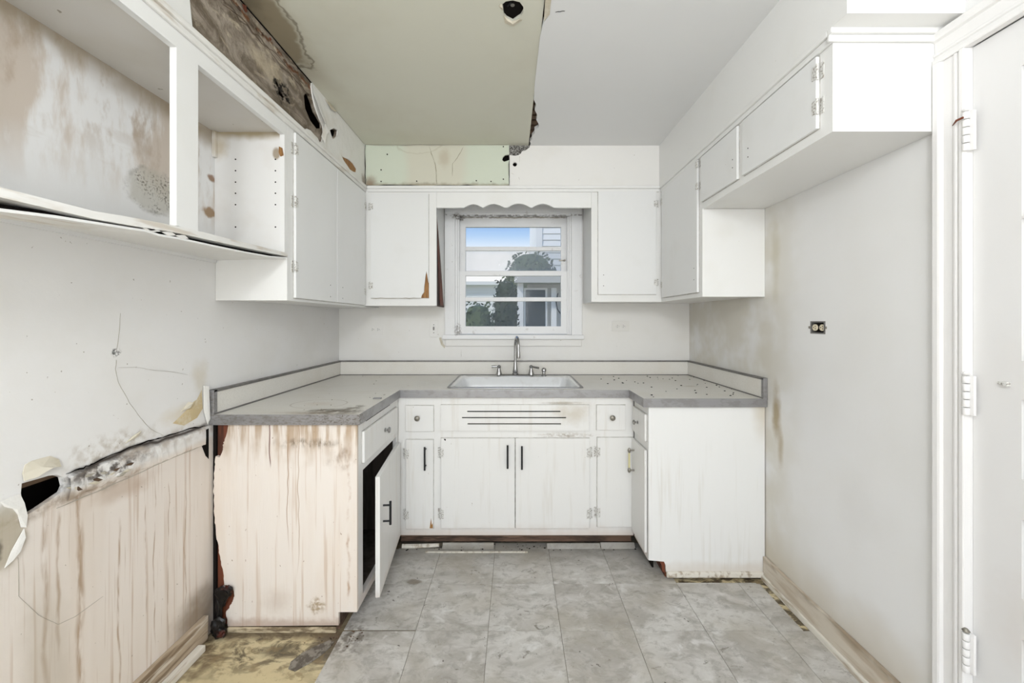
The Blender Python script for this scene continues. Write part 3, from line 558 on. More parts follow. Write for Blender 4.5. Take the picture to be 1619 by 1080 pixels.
# soffits
sl = struct('wall_soffit_left', plate([(YR, ZT - .01), (FB + .05, ZT - .01), (FB + .05, ZC + .01), (YR, ZC + .01)],
    [[(1.868, 2.345), (1.895, 2.378), (1.925, 2.375), (1.95, 2.355), (1.98, 2.325), (2.048, 2.303), (2.050, 2.280), (1.987, 2.248), (1.927, 2.258), (1.880, 2.290)],
     [(1.650, 2.292), (1.668, 2.300), (1.686, 2.293), (1.705, 2.268), (1.728, 2.262), (1.752, 2.245), (1.730, 2.240), (1.715, 2.248), (1.690, 2.238), (1.667, 2.242), (1.672, 2.262), (1.648, 2.272)],
     [(2.12, 2.304), (2.165, 2.335), (2.215, 2.345), (2.206, 2.313), (2.151, 2.275), (2.13, 2.288)]], -.02, -.006, PL(FL)), m_soffit_raw, 'rotten brown soffit above the left wall cabinets, plaster torn off', 'soffit')
part('soffit_cavity', box(XL, XL + .02, 1.0, FB, ZT, ZC), m_dark, sl)
part('plaster_skin', plate([(1.927, 2.420), (1.932, ZC), (FB + .03, ZC), (FB + .03, ZT - .01), (1.80, ZT - .01), (1.82, 2.172), (1.855, 2.176), (1.885, 2.20), (1.919, 2.208), (1.95, 2.204), (1.987, 2.203), (2.01, 2.19), (2.033, 2.206), (2.05, 2.25), (2.046, 2.287), (2.01, 2.305), (1.987, 2.325), (1.965, 2.345), (1.944, 2.375)],
     [[(2.12, 2.304), (2.165, 2.335), (2.215, 2.349), (2.208, 2.313), (2.18, 2.288), (2.151, 2.272), (2.13, 2.291)], [(2.249, 2.234), (2.275, 2.228), (2.307, 2.234), (2.36, 2.246), (2.42, 2.246), (2.474, 2.233), (2.468, 2.210), (2.43, 2.200), (2.381, 2.194), (2.33, 2.205), (2.295, 2.212)]], -.006, 0, PL(FL)), m_skin, sl)
part('plaster_skin', plate([(YR, ZT - .01), (1.262, ZT - .01), (1.261, 2.176), (1.245, 2.182), (1.226, 2.176), (1.214, 2.19), (1.209, 2.222), (1.204, 2.259), (1.20, 2.33), (1.18, ZC), (YR, ZC)], [], -.006, 0, PL(FL)), m_paint, sl)
flap([(2.02, 2.225), (2.045, 2.30), (2.075, 2.275), (2.10, 2.275), (2.07, 2.25), (2.04, 2.20)], [.004, .012, .016, .006, .010, .012], m_skin, 'peeling_skin', sl, PL(FL))
flap([(1.93, 2.40), (1.95, 2.37), (1.99, 2.33), (2.04, 2.30), (2.08, 2.32), (2.02, 2.38), (1.96, 2.43)], [.006, .013, .015, .014, .004, .002, .002], m_skin, 'peeling_skin', sl, PL(FL))
flap([(2.06, 2.435), (2.12, 2.41), (2.16, 2.42), (2.19, 2.44), (2.12, 2.441)], [.002, .012, .014, .004, .006], m_paper, 'peeling_skin', sl, PL(FL))
part('wood_patch', plate([(2.249, 2.23), (2.42, 2.25), (2.48, 2.235), (2.468, 2.205), (2.381, 2.19), (2.295, 2.205)], [], -.006, -.003, PL(FL)), m_ply, sl)
for k in range(16):     # crusty scraps clinging to the ceiling joint
    y = 1.30 + .036 * k + random.uniform(-.01, .01); z = 2.432 - random.uniform(0, .03); w = random.uniform(.012, .035); h = random.uniform(.006, .016)
    flap([(y, z), (y + w * .5, z + h * .4), (y + w, z - h * .2), (y + w * .7, z - h), (y + w * .2, z - h * .7)], [random.uniform(-.004, .003) for _ in range(5)], (m_rawwood, m_soffit_raw, m_soffit_raw, m_lathwood)[k % 4], 'plaster_crust', sl, PL(FL), .003)
part('joint_dark_line', ribbon([(1.0, 2.441), (1.4, 2.440), (1.7, 2.441), (1.93, 2.440)], .003, PL(FL - .004), .004), m_dark, sl)  # dark ribbon painted in as the shadow line under the ceiling
part('joint_dark_line', ribbon([(1.35, 2.36), (1.45, 2.385), (1.55, 2.37), (1.65, 2.395), (1.78, 2.385), (1.88, 2.40)], .002, PL(FL - .006), .001), m_lathwood, sl)
part('joint_dark_line', ribbon([(2.10, 2.440), (2.3, 2.441), (2.6, 2.440)], .0012, PL(FL)), m_crack, sl)
sb = struct('wall_soffit_back', plate([(-.03, ZT - .01), (1.0, ZT - .01), (1.0, ZC), (.102, ZC), (.098, 2.425), (.087, 2.416), (.072, 2.405), (.051, 2.401), (.042, 2.385), (.026, 2.376), (.005, 2.372), (-.03, 2.376)], [[(.004 + .014 * math.cos(a * .6283), 2.316 + .014 * math.sin(a * .6283)) for a in range(10)]], -.014, 0, PB(FB)), m_wall_b, 'back soffit above the window, white plaster broken beside green board', 'soffit')
part('green_board', plate([(-.975, ZT - .01), (-.034, ZT - .01), (-.032, 2.345), (-.05, 2.338), (-.066, 2.334), (-.078, 2.345), (-.074, 2.362), (-.06, 2.376), (-.032, 2.381), (-.034, ZC), (-.975, ZC)], [], -.012, -.002, PB(FB)), m_green_b, sb, 'pale green gypsum board with water stains')
part('gypsum_core', plate([(-.034, ZC), (.12, ZC), (.12, 2.36), (-.034, 2.36)], [], -.03, -.012, PB(FB)), m_plasterlath, sb)
part('dark_cavity', box(-.15, .10, FB + .05, FB + .06, 2.25, 2.4), m_dark, sb)
part('joint_dark_line', ribbon([(-.965, 2.441), (-.7, 2.439), (-.4, 2.441), (-.04, 2.440)], .0028, Pb0 := PB(FB - .001)), m_crack, sb)  # dark ribbons drawn along the edges of the green board
part('joint_dark_line', ribbon([(-.962, 2.176), (-.8, 2.178), (-.55, 2.177), (-.3, 2.178), (-.03, 2.177)], .0045, Pb0, .003), m_dark, sb)
part('joint_dark_line', ribbon([(-.962, 2.18), (-.960, 2.25), (-.962, 2.44)], .003, Pb0, .003), m_dark, sb)
part('joint_dark_line', ribbon([(-.033, 2.18), (-.034, 2.25), (-.033, 2.335)], .002, Pb0, .003), m_dark, sb)
part('water_line', ribbon([(-.549, 2.43), (-.530, 2.37), (-.512, 2.32), (-.504, 2.26), (-.500, 2.19)], .0022, PB(FB + .0015), .001), m_stainline, sb)
part('water_line', ribbon([(-.330, 2.43), (-.360, 2.37), (-.398, 2.32), (-.400, 2.24)], .0018, PB(FB + .0015), .001), m_stainline, sb)
for x, z in ((-.82, 2.38), (-.86, 2.28), (-.86, 2.205), (-.63, 2.207), (-.15, 2.205), (-.07, 2.22), (-.07, 2.43), (-.245, 2.21)):
    part('screw', lathe(newbm(), [(.004, -.003), (.004, .0)], (x, FB, z), 'y', 8), m_dark, sb)
for pts, w in (([(.035, 2.372), (.035, 2.33)], .0008), ([(.028, 2.235), (.036, 2.215)], .001), ([(-.02, 2.26), (.0, 2.25)], .0008)): part('crack', ribbon(pts, w, PB(FB)), m_crack, sb)
SRX = 0.937
struct('wall_soffit_right', box(SRX, XR + .02, 1.14, FB + .02, ZT + .002, ZC + .01), m_paint, 'white plaster soffit above the right wall cabinets', 'soffit')

# mouldings along the cabinet tops
def mould(P, u0, u1, z=ZT, bm=None):
    bm = bm or newbm()
    fbox(P, u0, u1, z - .034, z - .014, 0, .010, .003, bm); fbox(P, u0, u1, z - .0139, z + .004, 0, .018, .004, bm); return bm
struct('trim_1', mould(PL(FL), 0.0, FB), m_rail, 'thin moulding along the top of the left wall cabinets', 'moulding')
struct('trim_2', mould(PB(FB), FL + .018, FR - .018), m_paint, 'thin moulding above the window and back cabinets', 'moulding')
struct('trim_3', mould(PB(1.211), FR - .018, XR, ZT, mould(PR(FR), 1.211, FB)), m_paint, 'thin moulding along the top of the right wall cabinets', 'moulding')

# baseboards
bb = struct('baseboard_right', fbox(PR(XR), 1.212, 2.043, 0.0, 0.118, 0, .016, .004), m_boardr, 'dirty cream baseboard below the right wall', 'baseboard')
part('shoe_moulding', fbox(PR(XR - .016), 1.212, 2.043, 0.0, 0.03, 0, .012, .005), m_shoe, bb)
bb = struct('baseboard_left', fbox(PL(XL), -1.97, 1.655, 0.004, 0.102, 0, .02, .003), m_boardl, 'rotten brown baseboard below the stained left wall', 'baseboard')
part('shoe_moulding', fbox(PL(XL + .021), -1.9, 1.60, 0.0, 0.026, 0, .030, .004), m_shoe, bb)
struct('baseboard_rear', fbox(PB(YR), XL + .03, XR, 0, .1, -.018, 0), m_paint, 'plain baseboard behind the viewer', 'baseboard')

# door with casing in the right wall
tr = struct('trim_4', box(XR + .0005, XR + .06, D1 + .0002, D1 + .012, 0, DZ + .01), m_casing, 'white moulded casing around the right-hand door', 'door casing')
def casing(bm, P, a0, a1, b0, b1, vert=True):
    # stepped profile across the board, from the door side outwards
    w = (a1 - a0); prof = [(0, 0), (0, .019), (.03, .021), (.13, .021), (.17, .015), (.24, .014), (.27, .018), (.33, .018), (.37, .013), (.70, .014), (.74, .022), (.80, .024), (.96, .024), (1, .020), (1, 0)]
    poly = [(a0 + w * f, d) for f, d in prof]
    return plate(poly, [], b0, b1, (lambda a, d, b: P(a, b, d)) if vert else (lambda a, d, b: P(b, a, d)), bm)
bm = casing(newbm(), PR(XR), D1, D1 + .084, 0, DZ - .0005); casing(bm, PR(XR), DZ, DZ + .095, D0 - .08, D1 + .084, False); casing(bm, PR(XR), D0, D0 - .084, 0, DZ - .0005)
part('casing', bm, m_casing, tr)
def dpl(u, v, w): return (XR + .006 - w, u, v)
panels = [R4(D0 + .10, 1.018, 1.568, 1.947), R4(D0 + .10, 1.018, 1.204, 1.562), R4(D0 + .10, 1.018, .907, 1.107), R4(D0 + .10, 1.018, .607, .807), R4(D0 + .10, 1.018, .25, .504)]
dr1 = struct('door_1', plate(R4(D0 + .003, D1 - .0006, .012, DZ - .0006), panels, -.038, 0, dpl), m_doorp, 'white panelled door with three painted hinges at the right', 'door')
for k, p in enumerate(panels):
    u0, u1, v0, v1 = p[0][0], p[1][0], p[0][1], p[2][1]
    part('door_panel', fbox(dpl, u0, u1, v0, v1, -.030, -.018, 0), m_doorp if k > 1 else m_casing, dr1)
    bm = newbm()
    for r in ((u0, u1, v0, v0 + .014), (u0, u1, v1 - .014, v1), (u0, u0 + .014, v0, v1), (u1 - .014, u1, v0, v1)): fbox(dpl, *r, -.020, -.005, .004, bm)
    part('panel_moulding', bm, m_doorp, dr1)
for z, worn in ((1.83, 0), (1.099, 0), (.387, 1)):
    bm = newbm(); y = D1 - .004; x = XR - .012
    fbox(PR(XR), D1 - .018, D1 + .012, z - .055, z + .055, .004, .012, .002, bm)
    for k in range(5): lathe(bm, [(.0075, -.0095), (.0082, -.008), (.0082, .008), (.0075, .0095)], (x - .006, y, z - .044 + .022 * k), 'z', 10)
    h = part('hinge', bm, m_casing, dr1, 'painted-over butt hinge', True)
    tube_bm = newbm(); lathe(tube_bm, [(.006, 0), (.009, .004), (.004, .010)], (x - .006, y, z + .056), 'z', 10)
    part('pin_knob', tube_bm, m_oldbrass if worn else m_casing, h, smooth=True)
    for dz in (-.03, .0, .03): part('screw_slot', fbox(PR(XR), D1 + .001, D1 + .009, z + dz - .004, z + dz - .002, .0118, .0128, 0), m_crack, h)
part('door_stop_pin', tube(newbm(), [(XR - .02, 1.155, 1.862), (XR - .03, 1.135, 1.867), (XR - .028, 1.12, 1.868)], [.001, .003, .003], 6), m_rawwood, dr1)
bm = fbox(dpl, 1.040, 1.052, 1.136, 1.148, 0, .010, .002); fbox(dpl, 1.052, 1.066, 1.138, 1.146, 0, .004, .001, bm)
part('latch_stub', bm, m_hinge, dr1)
struct('wall_beyond_door', box(XR + .07, XR + .09, D0 - .1, D1 + .1, -.05, DZ + .1), m_dark, 'dark space behind the closed door', 'wall')

# window
P = PB(YB); bm = newbm()
for r in ((-.427, -.412, 1.203, 2.083), (.398, .413, 1.203, 2.083), (-.412, .398, 2.068, 2.083)): fbox(P, *r, -.13, .0, 0, bm)
for r in ((-.412, -.400, 1.203, 2.068), (.386, .398, 1.203, 2.068)): fbox(P, *r, -.022, -.008, .002, bm)
win = struct('window_1', bm, m_win, 'white double-hung window with four wide panes above the sink', 'window')
P = PB(YB)
for nm, r, d in (('side_casing', (-.500, -.427, 1.200, 2.13), .02), ('side_casing', (.413, .489, 1.200, 2.13), .02), ('head_casing', (-.500, .489, 2.083, 2.16), .022)): part(nm, fbox(P, *r, 0, d, .003), m_win, win)
part('sill', fbox(P, -.515, .50, 1.172, 1.203, -.05, .040, .004), m_win, win)
part('apron', fbox(P, -.495, .488, 1.122, 1.172, 0, .016, .003), m_wall_b, win)
def sash(name, x0, x1, z0, z1, w0, w1, st, top, bot, mz, mh, gl):
    s = part(name, frame(P, ((x0, x0 + st, z0, z1), (x1 - st, x1, z0, z1), (x0, x1, z1 - top, z1), (x0, x1, z0, z0 + bot)), w0, w1), m_win, win)
    part('muntin', fbox(P, x0 + st, x1 - st, mz - mh / 2, mz + mh / 2, w0 + .004, w1 - .002, .003), m_win, s)
    wm = (w0 + w1) / 2
    part('pane', fbox(P, x0 + st - .004, x1 - st + .004, mz + mh / 2 - .003, z1 - top + .003, wm - .0015, wm + .0015), gl[0], s)
    part('pane', fbox(P, x0 + st - .004, x1 - st + .004, z0 + bot - .003, mz - mh / 2 + .003, wm - .0015, wm + .0015), gl[1], s)
    return s
us = sash('upper_sash', -.412, .398, 1.640, 2.068, -.085, -.055, .052, .070, .034, 1.838, .030, (m_glass, m_glass_h))
ls = sash('lower_sash', -.410, .396, 1.208, 1.668, -.052, -.022, .054, .034, .056, 1.462, .030, (m_glass_d, m_glass_d))
part('sash_lock', lathe(fbox(P, .33, .36, 1.745, 1.755, -.055, -.045, .002), [(.008, 0), (.008, -.012), (.004, -.018)], (.37, YB + .052, 1.75), 'y', 10), m_oldbrass, us)
part('sash_catch', fbox(P, -.03, .0, 1.666, 1.674, -.05, -.03, .002), m_hinge, ls)
part('peeled_paint', ribbon([(-.39, 2.066), (-.2, 2.068), (.0, 2.064), (.2, 2.067), (.38, 2.066)], .004, PB(YB + .050)), m_crack, win)

# ================================================================== WALL CABINETS
def hinge(P, u, v, side, parent, h=.046, m=None):
    """surface hinge: barrel on the door edge at u, leaf on the frame towards side"""
    bm = newbm(); fbox(P, u + side * .004, u + side * .018, v - h / 2, v + h / 2, 0, .0022, .0008, bm)
    fbox(P, u - side * .016, u - side * .0015, v - h * .42, v + h * .42, .010, .0142, .0008, bm)
    t = newbm(); lathe(t, [(.0042, -h / 2), (.0042, h / 2)], (0, 0, 0), 'z', 8)
    merge(bm, t, lambda x, y, z: P(u + side * .002 + x, v + z, .010 + y))
    hh = part('hinge', bm, m or m_hinge, parent)
    return hh
m_reveal = mat('reveal_shade_dirt', (0.40, 0.375, 0.33), [(lambda q: q.noise(30, 0.35, 0.65), (0.58, 0.56, 0.52))], 0.7)
def reveal(P, u0, u1, v0, v1, parent, g=.0022):  # grey strip paints a shadow outline round the front, with edge dirt
    part('shade_dirt_line', plate(R4(u0 - g, u1 + g, v0 - g, v1 + g), [R4(u0 + .002, u1 - .002, v0 + .002, v1 - .002)], .0001, .0009, P), m_reveal, parent)
def cdoor(P, u0, u1, v0, v1, parent, hs, hv=(.12, .88), m=None, th=.012, holes=(), h=.046):
    d = part('door', fbox(P, u0, u1, v0, v1, .0005, th, .0025), m or m_door, parent)
    reveal(P, u0, u1, v0, v1, d)
    if hs:
        u = u1 if hs > 0 else u0
        for f in hv: hinge(P, u, v0 + (v1 - v0) * f, hs, d, h)
    for (a, b) in holes:
        bm = newbm(); t = newbm(); lathe(t, [(.0028, 0), (.0028, .0006)], (0, 0, 0), 'z', 8); merge(bm, t, lambda x, y, z: P(a + x, b + y, th - .0001 + z)); part('screw_hole', bm, m_dark, d)
    return d

# --- open cabinet, left foreground
ZO = 1.592
oc = empty('open_wall_cabinet', 'doorless white wall cabinet with stained back and sagging bottom, top left', 'cabinet', (-1.12, 1.1, ZO))
Pl = PL(FL)
part('face_frame', frame(Pl, ((1.157, 1.236, 1.578, 2.12), (.40, .45, 1.56, 2.12), (.40, 1.7185, 2.088, ZT), (1.70, 1.7185, 1.593, 2.10))), m_paint, oc)
part('top_panel', box(XL + .008, FL - .02, .40, 1.716, 2.10, 2.115), m_cabtop, oc, 'grey water-marked underside of the top')
part('back_panel', box(XL + .001, XL + .008, .40, 1.716, 1.55, 2.12), m_cabback, oc, 'white back with brown runs and a round mould patch')
sp = part('side_panel', box(XL + .009, FL - .021, 1.704, 1.7185, 1.585, 2.12), m_cabside, oc)
for x in (-1.173, -1.005):
    for z in (1.985, 1.937, 1.889, 1.842, 1.794, 1.70): part('peg_hole', lathe(newbm(), [(.0032, -.0005), (.0032, .002)], (x, 1.7036, z - .0), 'y', 8), m_dark, sp)
part('split_block', plate([(-.985, 2.035), (-.973, 2.03), (-.968, 2.0), (-.980, 1.995), (-.986, 2.01)], [], 0, .006, PB(1.70)), m_ply, oc)
part('corner_batten', box(XL + .008, XL + .022, 1.688, 1.704, 1.99, 2.10, .002), m_cabside, oc)
far = box(XL + .001, FL, .385, .3999, 1.55, ZT); part('side_panel', far, m_paint, oc)
# warped bottom rail and the sagging underside below it, a dark slit between
def sag(name, profile, x0, x1, m, xb_z=None):
    """profile: (y, z_low, z_high) along the front; xb_z = heights at the wall side"""
    bm = newbm(); R = []
    for i, (y, zl, zh) in enumerate(profile):
        dz = (xb_z[i] - zl) if xb_z else 0
        R.append([bm.verts.new(p) for p in ((x0, y, zl + dz), (x1, y, zl), (x1, y, zh), (x0, y, zh + dz))])
    for a, b in zip(R, R[1:]):
        for i in range(4): bm.faces.new((a[i], a[(i + 1) % 4], b[(i + 1) % 4], b[i]))
    bm.faces.new(R[0]); bm.faces.new(R[-1][::-1]); return part(name, bm, m, oc)
sag('bottom_rail', [(.401, 1.530, 1.553), (.76, 1.537, 1.556), (.929, 1.539, 1.557), (1.02, 1.545, 1.566), (1.131, 1.555, 1.574), (1.169, 1.557, 1.577), (1.35, 1.563, 1.582), (1.55, 1.571, 1.588), (1.7185, 1.578, 1.593)], FL - .20, FL + .003, m_rail)
und = [(.40, 1.500), (.76, 1.517), (.853, 1.528), (.93, 1.534), (1.02, 1.541), (1.06, 1.545), (1.10, 1.542), (1.169, 1.546), (1.30, 1.549), (1.45, 1.554), (1.60, 1.562), (1.7185, 1.575)]
sag('underside', [(y, z - .006, z) for y, z in und], XL + .002, FL - .001, m_paint, [1.562] * len(und))
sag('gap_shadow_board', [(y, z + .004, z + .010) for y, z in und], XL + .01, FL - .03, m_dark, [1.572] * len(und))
for y in (1.045, 1.06, 1.11, 1.155): part('splinter', plate([(y, 1.550), (y + .03, 1.557), (y + .045, 1.549), (y + .02, 1.543)], [], -.004, 0, Pl), m_rail, oc)

# --- tall corner cabinet, left wall
ZL = 1.392
tc = empty('corner_wall_cabinet', 'tall white corner wall cabinet with two doors on the left wall', 'cabinet', (-1.1, 2.1, ZL))
part('side_panel', box(XL + .001, FL - .02, 1.72, 1.735, ZL, ZT - .0), m_paint, tc)
part('bottom_panel', box(XL + .001, FL - .02, 1.735, YB - .001, ZL + .004, ZL + .018), m_paint, tc)
part('face_frame', frame(Pl, ((1.72, 1.785, ZL, ZT), (2.16, 2.20, ZL, ZT), (2.58, FB - .001, ZL, ZT), (1.72, FB - .001, ZL, 1.43), (1.72, FB - .001, 2.11, ZT))), m_paint, tc)
part('shadow_backing', box(FL - .05, FL - .022, 1.74, 2.6, ZL + .03, ZT - .02), m_insidewood, tc)
cdoor(Pl, 1.768, 2.176, 1.405, 2.128, tc, -1, (.19, .58, .90), holes=((2.10, 1.49), (2.10, 1.43)), h=.05)
cdoor(Pl, 2.182, 2.594, 1.405, 2.128, tc, 1, (.12, .88), holes=((2.25, 1.49), (2.25, 1.43)))

# --- back left cabinet
Pb = PB(FB); xr = -.503
bl = empty('wall_cabinet', 'single-door white wall cabinet left of the window, plywood torn at a corner', 'cabinet', (-.73, 2.77, ZL + .01))
z0 = 1.402
part('face_frame', frame(Pb, ((FL + .001, -.905, z0, ZT), (-.565, xr, z0, ZT), (FL + .001, xr, z0, 1.465), (FL + .001, xr, 2.105, ZT))), m_paint, bl)
part('bottom_panel', box(FL + .001, xr - .02, FB + .02, YB, z0 + .003, z0 + .018), m_paint, bl)
sd = part('side_panel', box(xr - .018, xr - .006, FB + .02, YB, z0, ZT), m_darkply, bl, 'dark delaminated plywood side')
# white veneer still on the side: peels away in a long triangle
def PS(u, v, w): return (xr - .006 + w, u, v)
part('veneer', plate([(FB + .02, ZT), (FB + .02, 2.02), (FB + .10, 1.90), (FB + .17, 1.75), (FB + .24, 1.58), (FB + .29, 1.45), (YB, 1.40), (YB, ZT)], [], 0, .004, PS), m_paint, sd)
flap([(FB + .03, 1.99), (FB + .06, 1.90), (FB + .10, 1.72), (FB + .15, 1.55), (FB + .18, 1.41), (FB + .12, 1.41), (FB + .09, 1.55), (FB + .055, 1.75)], [.004, .006, .010, .014, .016, .010, .008, .006], m_rawwood, 'loose_ply', sd, PS)
part('shadow_backing', box(FL, xr - .03, FB + .022, FB + .03, z0 + .03, ZT - .02), m_insidewood, bl)
d = part('door', plate([(-.925, 1.452), (-.60, 1.452), (-.595, 1.47), (-.580, 1.49), (-.578, 1.53), (-.570, 1.60), (-.564, 1.625), (-.552, 1.55), (-.552, 2.122), (-.925, 2.122)], [], .0005, .012, Pb), m_door, bl)
part('torn_plywood', plate([(-.600, 1.452), (-.552, 1.452), (-.552, 1.55), (-.564, 1.625), (-.578, 1.53), (-.595, 1.47)], [], .0005, .006, Pb), m_ply, d, 'bare brown plywood where the corner split')
reveal(Pb, -.925, -.552, 1.452, 2.122, d)
for f in (.12, .88): hinge(Pb, -.925, 1.452 + .67 * f, -1, d)
part('worn_edge', ribbon([(-.92, 1.451), (-.80, 1.449), (-.70, 1.450), (-.60, 1.449)], .003, PB(FB - .011)), m_crack, d)

# --- scalloped valance over the window
def valance():
    x0, x1 = xr + .001, .498; zb, zt = 2.036, ZT; pts = [(x0, zt), (x0, zb)]
    pts += [(-.325, zb)]
    for c0, c1, hgt in ((-.325, -.205, .022), (-.200, -.065, .024), (-.045, .105, .027), (.115, .255, .025)):
        for k in range(0, 9):
            t = k / 8; pts.append((c0 + (c1 - c0) * t, zb + hgt * math.sin(math.pi * t) + .001))
    pts += [(.30, zb), (x1, zb), (x1, zt)]
    return plate(pts, [], -.018, -.001, Pb)
thing('window_valance', valance(), m_paint, 'white scalloped wooden valance board bridging the cabinets over the window', 'valance', (0, FB, 2.03))

# --- back right cabinet
br = empty('wall_cabinet', 'single-door white wall cabinet right of the window, door intact', 'cabinet', (.73, 2.77, 1.43))
z0 = 1.427
part('face_frame', frame(Pb, ((.499, .555, z0, ZT), (.90, FR - .001, z0, ZT), (.499, FR - .001, z0, 1.49), (.499, FR - .001, 2.12, ZT))), m_paint, br)
part('side_panel', box(.499, .514, FB + .02, YB, z0, ZT), m_paint, br)
part('bottom_panel', box(.514, FR, FB + .02, YB, z0 + .003, z0 + .018), m_paint, br)
part('shadow_backing', box(.52, FR - .02, FB + .022, FB + .03, z0 + .03, ZT - .02), m_insidewood, br)
cdoor(Pb, .540, .915, 1.474, 2.138, br, 1, (.12, .88), holes=((.575, 1.53), (.575, 1.60)))

# --- right corner cabinet
Pr = PR(FR)
rc = empty('corner_wall_cabinet', 'tall single-door white corner wall cabinet on the right wall', 'cabinet', (1.1, 2.35, 1.43))
part('side_panel', box(FR + .02, XR - .001, 2.05, 2.065, z0, 1.872), m_paint, rc)
part('face_frame', frame(Pr, ((2.05, 2.10, z0, ZT), (2.575, FB - .001, z0, ZT), (2.05, FB - .001, z0, 1.462), (2.05, FB - .001, 2.12, ZT))), m_paint, rc)
part('bottom_panel', box(FR + .02, XR - .001, 2.065, YB - .001, z0 + .003, z0 + .018), m_paint, rc)
part('shadow_backing', box(FR + .022, FR + .03, 2.08, 2.6, z0 + .03, ZT - .02), m_insidewood, rc)
d = cdoor(Pr, 2.085, 2.590, 1.452, 2.135, rc, 1, (.12, .90), holes=((2.12, 1.52), (2.12, 1.58)))
for f in (.965, .80): hinge(Pr, 2.085, 1.452 + .683 * f, -1, d, .036)

# --- cabinet over the missing refrigerator
fc = empty('bridge_wall_cabinet', 'short white two-door wall cabinet over the empty appliance space', 'cabinet', (1.11, 1.63, 1.872))
zb = 1.872
part('end_panel', box(FR + .02, XR - .001, 1.211, 1.227, zb, ZT), m_paint, fc, 'plain white end')
part('bottom_panel', box(FR + .02, XR - .001, 1.227, 2.049, zb + .001, zb + .016), m_paint, fc)
part('face_frame', frame(Pr, ((1.211, 1.28, zb, ZT), (1.66, 1.73, zb, ZT), (2.035, 2.049, zb, ZT), (1.211, 2.049, zb, 1.915), (1.211, 2.049, 2.12, ZT))), m_paint, fc)
part('shadow_backing', box(FR + .022, FR + .03, 1.24, 2.04, zb + .02, ZT - .02), m_insidewood, fc)
cdoor(Pr, 1.262, 1.675, 1.905, 2.13, fc, -1, (.30, .78), holes=((1.63, 1.965), (1.63, 2.00)), h=.05)
cdoor(Pr, 1.712, 2.045, 1.905, 2.13, fc, 0, holes=((1.745, 1.965), (1.745, 2.00)))

# ================================================================== BASE CABINETS
ZB0, ZB1 = .0866, .873
def pull(P, u, v, parent, L=.105, w=.012):
    bm = newbm(); tube(bm, [P(u, v - L / 2, w + .030), P(u, v + L / 2, w + .030)], .0052, 10)
    for s in (-1, 1): tube(bm, [P(u, v + s * L * .36, w - .001), P(u, v + s * L * .36, w + .030)], .0042, 8)
    return part('pull_handle', bm, m_black, parent, 'matte black bar pull', True)
def knob(P, u, v, parent, m, w=.012, s=1.0):
    bm = newbm(); t = newbm(); lathe(t, [(.011 * s, 0), (.011 * s, .002), (.006 * s, .004), (.006 * s, .014), (.014 * s, .018), (.0155 * s, .022), (.012 * s, .027), (.005 * s, .029)], (0, 0, 0), 'z', 14)
    merge(bm, t, lambda x, y, z: P(u + x, v + y, w + z)); return part('knob', bm, m, parent, 'round metal knob', True)

# --- left base
lb = empty('base_cabinet', 'water-stained white base cabinet on the left, its door hanging open', 'cabinet', (-.95, 2.0, 0))
Pbl = PL(BL); YE = 1.700
rag = [(-1.203, .874), (-1.203, .854), (-1.211, .819), (-1.222, .795), (-1.222, .775), (-1.226, .756), (-1.238, .732), (-1.254, .736), (-1.258, .693), (-1.263, .63), (-1.262, .551), (-1.258, .456), (-1.253, .42), (-1.246, .378), (-1.240, .34), (-1.234, .305), (-1.222, .25), (-1.218, .195), (-1.200, .193), (-1.183, .187), (-1.175, .148), (-1.182, .125), (-1.195, .108), (-1.211, .077), (-1.203, .022)]
rag = [rag[0]] + [q for a_, b_ in zip(rag, rag[1:]) for q in jag(a_, b_, 4, .0028)[1:]]
pan = rag + [(-.738, .026), (-.738, .0816), (BL - .0, .0816), (BL - .0, .874)]
part('end_panel', plate(pan, [], -.014, 0, PB(YE)), m_endl, lb, 'cream end panel with brown drips and a ragged split edge')
part('exposed_stud', box(-1.262, -1.14, 1.716, 1.735, .02, .872), m_rawwood, lb, 'red-brown raw wood behind the split')
part('dark_gap', box(-1.268, -1.256, 1.705, 1.75, .01, .87), m_dark, lb)
part('torn_veneer', plate([(-1.245, .872), (-1.203, .872), (-1.211, .82), (-1.222, .79), (-1.226, .75), (-1.236, .735), (-1.240, .79)], [], -.012, -.004, PB(YE)), m_rawwood, lb)
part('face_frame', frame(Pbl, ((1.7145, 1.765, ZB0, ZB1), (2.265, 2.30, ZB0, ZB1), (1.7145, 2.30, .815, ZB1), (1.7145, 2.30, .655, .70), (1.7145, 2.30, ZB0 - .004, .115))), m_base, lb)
part('floor_panel', box(XL + .01, BL - .02, 1.72, 2.9, .10, .114), m_insidewood, lb)
part('back_panel', box(XL + .002, XL + .012, 1.75, 2.9, .02, .87), m_dark, lb)
part('partition', box(-1.2, BL - .02, 2.31, 2.32, .02, .87), m_insidewood, lb)
part('toe_kick', box(-.752, -.739, 1.7145, 2.29, .0, .083), m_kick, lb)
dw = part('drawer', fbox(Pbl, 1.752, 2.258, .690, .826, .0005, .012, .0025), m_base, lb)
knob(Pbl, 2.03, .758, dw, m_chrome); reveal(Pbl, 1.752, 2.258, .690, .826, dw)
part('drawer_slit', fbox(Pbl, 1.80, 2.15, .858, .868, .0002, .001), m_dark, lb)
hy = 2.262; ang = math.radians(6.0)
def Pd(u, v, w):    # swung open about the hinge at the inner corner
    du = u - hy; return (BL + .004 - du * math.sin(ang) + w * math.cos(ang), hy + du * math.cos(ang) + w * math.sin(ang), v)
dd = part('door', fbox(Pd, 1.752, hy, .104, .628, .0, .020, .0025), m_base, lb, 'white door standing ajar')
bm = newbm(); uu, vv, L = 1.815, .44, .105
tube(bm, [Pd(uu, vv - L / 2, .052), Pd(uu, vv + L / 2, .052)], .0055, 10)
